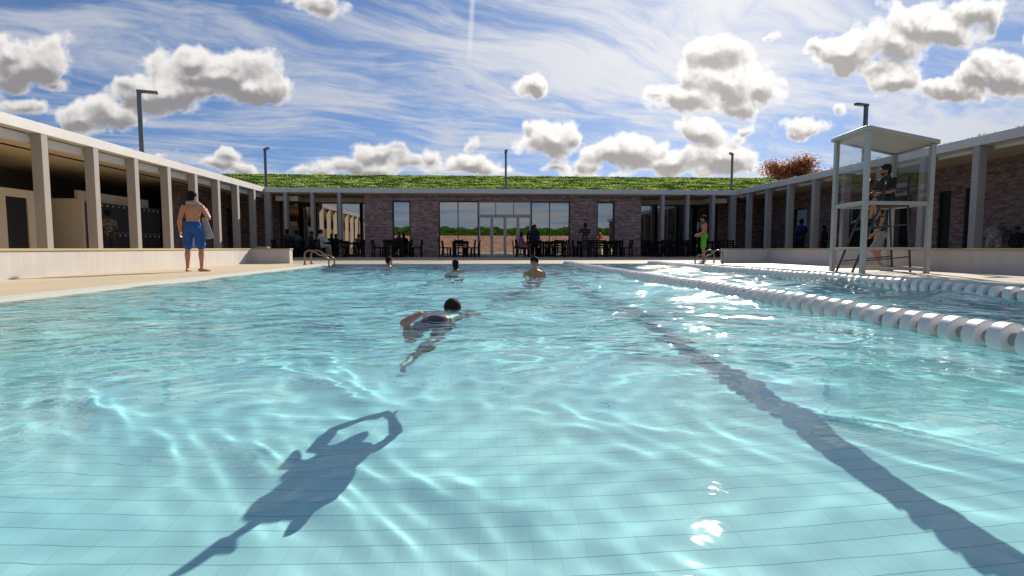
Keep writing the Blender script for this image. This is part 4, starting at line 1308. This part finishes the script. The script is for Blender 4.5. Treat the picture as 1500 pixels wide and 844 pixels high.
# woman bending over a child beyond the right low wall
J = stand(0.0, legs=.10)
J['neck'] = V(0, .46, 1.10); J['bend'] = V(0, 0, .06)
J['shL'] = V(-.18, .42, 1.06); J['shR'] = V(.18, .42, 1.06)
J['elL'] = V(-.17, .60, .86); J['wrL'] = V(-.12, .80, .74); J['elR'] = V(.17, .60, .86); J['wrR'] = V(.12, .80, .74)
J['head'] = V(0, .60, 1.09); J['look'] = V(0, .6, -.8); J['hup'] = V(0, .8, .6)
person('woman in a knitted cream top bending far forward beyond the right low wall', (15.0, 15.05, 0), R(-42), J, 1.66, M_skin3, M_hair, 'short', [('tshirt', M_knit), ('shorts', M_knit)], voxel=.012)
J = stand(0.0, legs=.08)
person('child in dark clothes in front of the bending woman', (15.3, 14.65, 0), R(150), J, 1.12, M_skin3, M_hair, 'short', [('shirt', M_bk), ('trousers', M_bk)], voxel=.014)
# locker user in camouflage
J = stand(0.05, armR=(V(.10, .1, -.24), V(-.05, .22, .0)), legs=.11)
person('man in a camouflage jacket standing at the dark lockers', (-12.2, 19.0, 0), R(60), J, 1.78, M_skin3, M_hair, 'short', [('shirt', M_camo), ('trousers', M_bk), ('shoes', M_bk)], voxel=.013)
hb = MB(); limb(hb, [V(.2, .25, .95), V(.2, .25, .82), V(.2, .25, .72)], [(.05, .04), (.11, .07), (.10, .06)], n=12)
hbo = remesh(hb, 'hand_bag', M_lilac, None, .012, 2); hbo.location = (-12.2, 19.0, 0); hbo.rotation_euler = (0, 0, R(60))
tag(hbo, 'small pale bag held by the man in the camouflage jacket', 'bag')

# lifeguard
J = sit(arms=(V(.05, .08, -.26), V(.10, .20, -.03)), headturn=.35, lean=.10, seat=0.0, shin=(.10, -.40))
J['curl'] = .5
person('lifeguard in a black t-shirt seated high inside the glass booth', (8.60, 11.07, 1.42), R(98), J, 1.70, M_skin, M_hair, 'curly', [('tshirt', M_bk), ('shorts', M_navy), ('shoes', M_bk)], voxel=.007, face=True, beard=True)
# person walking behind the booth in pale shorts
J = stand(0.05, armL=(V(-.06, .08, -.27), V(.02, .16, -.18)), armR=(V(.06, -.10, -.26), V(0, .10, -.22)), legs=.07)
J['knL'] = V(-.09, .22, .53); J['anL'] = V(-.09, .02, .16); J['ftL'] = V(0, .8, -.6)
person('man in pale shorts and a dark vest walking on the deck behind the glass booth', (9.55, 12.45, 0), R(70), J, 1.5, M_skin, M_hairb, 'short', [('vest', M_bk), ('shorts', M_grey)], voxel=.009, face=True)

# swimmers in the water
def swimmer(label, x, y, top, rz, sk, hm, hstyle, h=1.75, hturn=0.0, **kw):
    J = stand(0.0, armL=(V(-.06, .03, -.28), V(.06, .18, -.16)), armR=(V(.06, .03, -.28), V(-.06, .18, -.16)), legs=.10, headturn=hturn)
    J['knL'] += V(0, .14, .04); J['knR'] += V(0, .05, 0); J['anL'] += V(0, -.12, .05)
    z = top - (J['head'].z + .13) * h / 1.75
    return person(label, (x, y, z), rz, J, h, sk, hm, hstyle, [('trunks', M_navy)], voxel=.008, face=True, recv=True, **kw)
swimmer('swimmer nearest the far edge, only dark-haired head and shoulders above the water', -2.57, 15.9, .255, R(-60), M_skin, M_hair, 'short', 1.6)
swimmer('swimmer seen from behind, dark wet hair low at the water surface', -.54, 13.3, .225, R(8), M_skin, M_hair, 'wet', 1.6)
swimmer('short-haired swimmer with bare shoulders facing the camera, right of the others', 1.13, 10.85, .33, math.pi - .3, M_skin, M_hair, 'short', 1.64)

# prone swimmer just below the surface, heading away, one foot up
J = {}
J['pelvis'] = V(0, 0, 0); J['neck'] = V(0.02, .52, .035)
J['bend'] = V(0, 0, -.02)
J['shL'] = V(-.19, .45, .02); J['shR'] = V(.21, .44, .02)
J['elL'] = V(-.24, .72, -.03); J['wrL'] = V(-.06, .93, -.05)
J['elR'] = V(.28, .72, -.02); J['wrR'] = V(.15, .95, -.05)
J['hdL'] = V(.8, .5, 0); J['hdR'] = V(-.75, .6, 0); J['pmL'] = V(0, 0, -1); J['pmR'] = V(0, 0, -1)
J['hipL'] = V(-.09, -.03, 0); J['hipR'] = V(.09, -.03, 0)
J['knL'] = V(-.15, -.40, -.16); J['anL'] = V(-.15, -.47, .10)
J['knR'] = V(.06, -.42, -.16); J['anR'] = V(-.04, -.78, -.26)
J['ftL'] = V(.55, .55, .25); J['ftR'] = V(0, -1, -.1)
J['head'] = V(.03, .66, .085); J['look'] = V(0, .75, -.35); J['hup'] = V(0, .35, .9)
J['curl'] = .12
ps, _, _ = person('prone swimmer heading away through the pool, dark hair and one foot breaking the surface', (-.32, 4.25, -.14), R(-7), J, 1.52, M_skin2, M_hairb, 'short', [('trunks', mat('mauve_trunks', (.10, .08, .12), .8))], voxel=.007, recv=True)

# ------------------------------------------------------------------ small items on the left low wall
tb = MB().box(-7.35, 18.62, .4985, -6.95, 18.86, .53).box(-7.32, 18.64, .5305, -6.98, 18.84, .556)
to = tb.build('folded_towel', M_grey, bevel=.008)
tag(to, 'small folded grey towel lying on the end of the white low wall', 'towel')

# ------------------------------------------------------------------ autumn tree
tr = empty('autumn_tree', (27.5, 45.5, 0), 0, 'rust red autumn tree rising behind the right roof', 'tree')
tk = MB()
tk.tube([(0, 0, -.02), (.05, 0, 1.5), (-.05, .1, 3.2), (.1, 0, 4.8)], [.28, .22, .18, .12], 10)
r = random.Random(4)
tips = []
for q in range(16):
    a = q * 2.4; z0 = 2.6 + r.uniform(0, 2.2)
    e_ = V(math.cos(a) * r.uniform(1.2, 2.6), math.sin(a) * r.uniform(1.2, 2.4), z0 + r.uniform(1.2, 3.0))
    tk.tube([(0, 0, z0), tuple(V(0, 0, z0).lerp(e_, .5) + V(0, 0, .25)), tuple(e_)], [.09, .05, .02], 6)
    tips.append(e_)
tk.build('trunk', M_bark, tr, smooth=True)
rg = np.random.default_rng(8)
cl = []
for e_ in tips + [V(0, 0, 6.8), V(-.9, 0, 6.2), V(1.2, .2, 6.4), V(.2, 0, 7.7), V(-.5, .3, 7.2), V(-2.0, 0, 5.5), V(2.1, 0, 5.8), V(-2.9, 0, 5.0), V(0, 0, 5.4), V(.9, 0, 5.0), V(-1.2, 0, 5.1), V(.5, -.3, 6.1), V(1.6, 0, 5.2)]:
    n = 1100
    cl.append(rg.normal(0, 1, (n, 3)) * np.array([.50, .50, .33]) + np.array(e_))
Pn = np.concatenate(cl)
n = len(Pn)
d1 = rg.normal(0, 1, (n, 3)); d1 /= np.linalg.norm(d1, axis=1, keepdims=True)
d2 = np.cross(d1, rg.normal(0, 1, (n, 3))); d2 /= np.linalg.norm(d2, axis=1, keepdims=True)
sz = rg.uniform(.06, .12, (n, 1))
raw_mesh('crown', np.stack([Pn - d1 * sz, Pn - d2 * sz * .6, Pn + d1 * sz, Pn + d2 * sz * .6], 1).reshape(-1, 3), np.arange(n * 4).reshape(-1, 4), [M_autumn], tr)
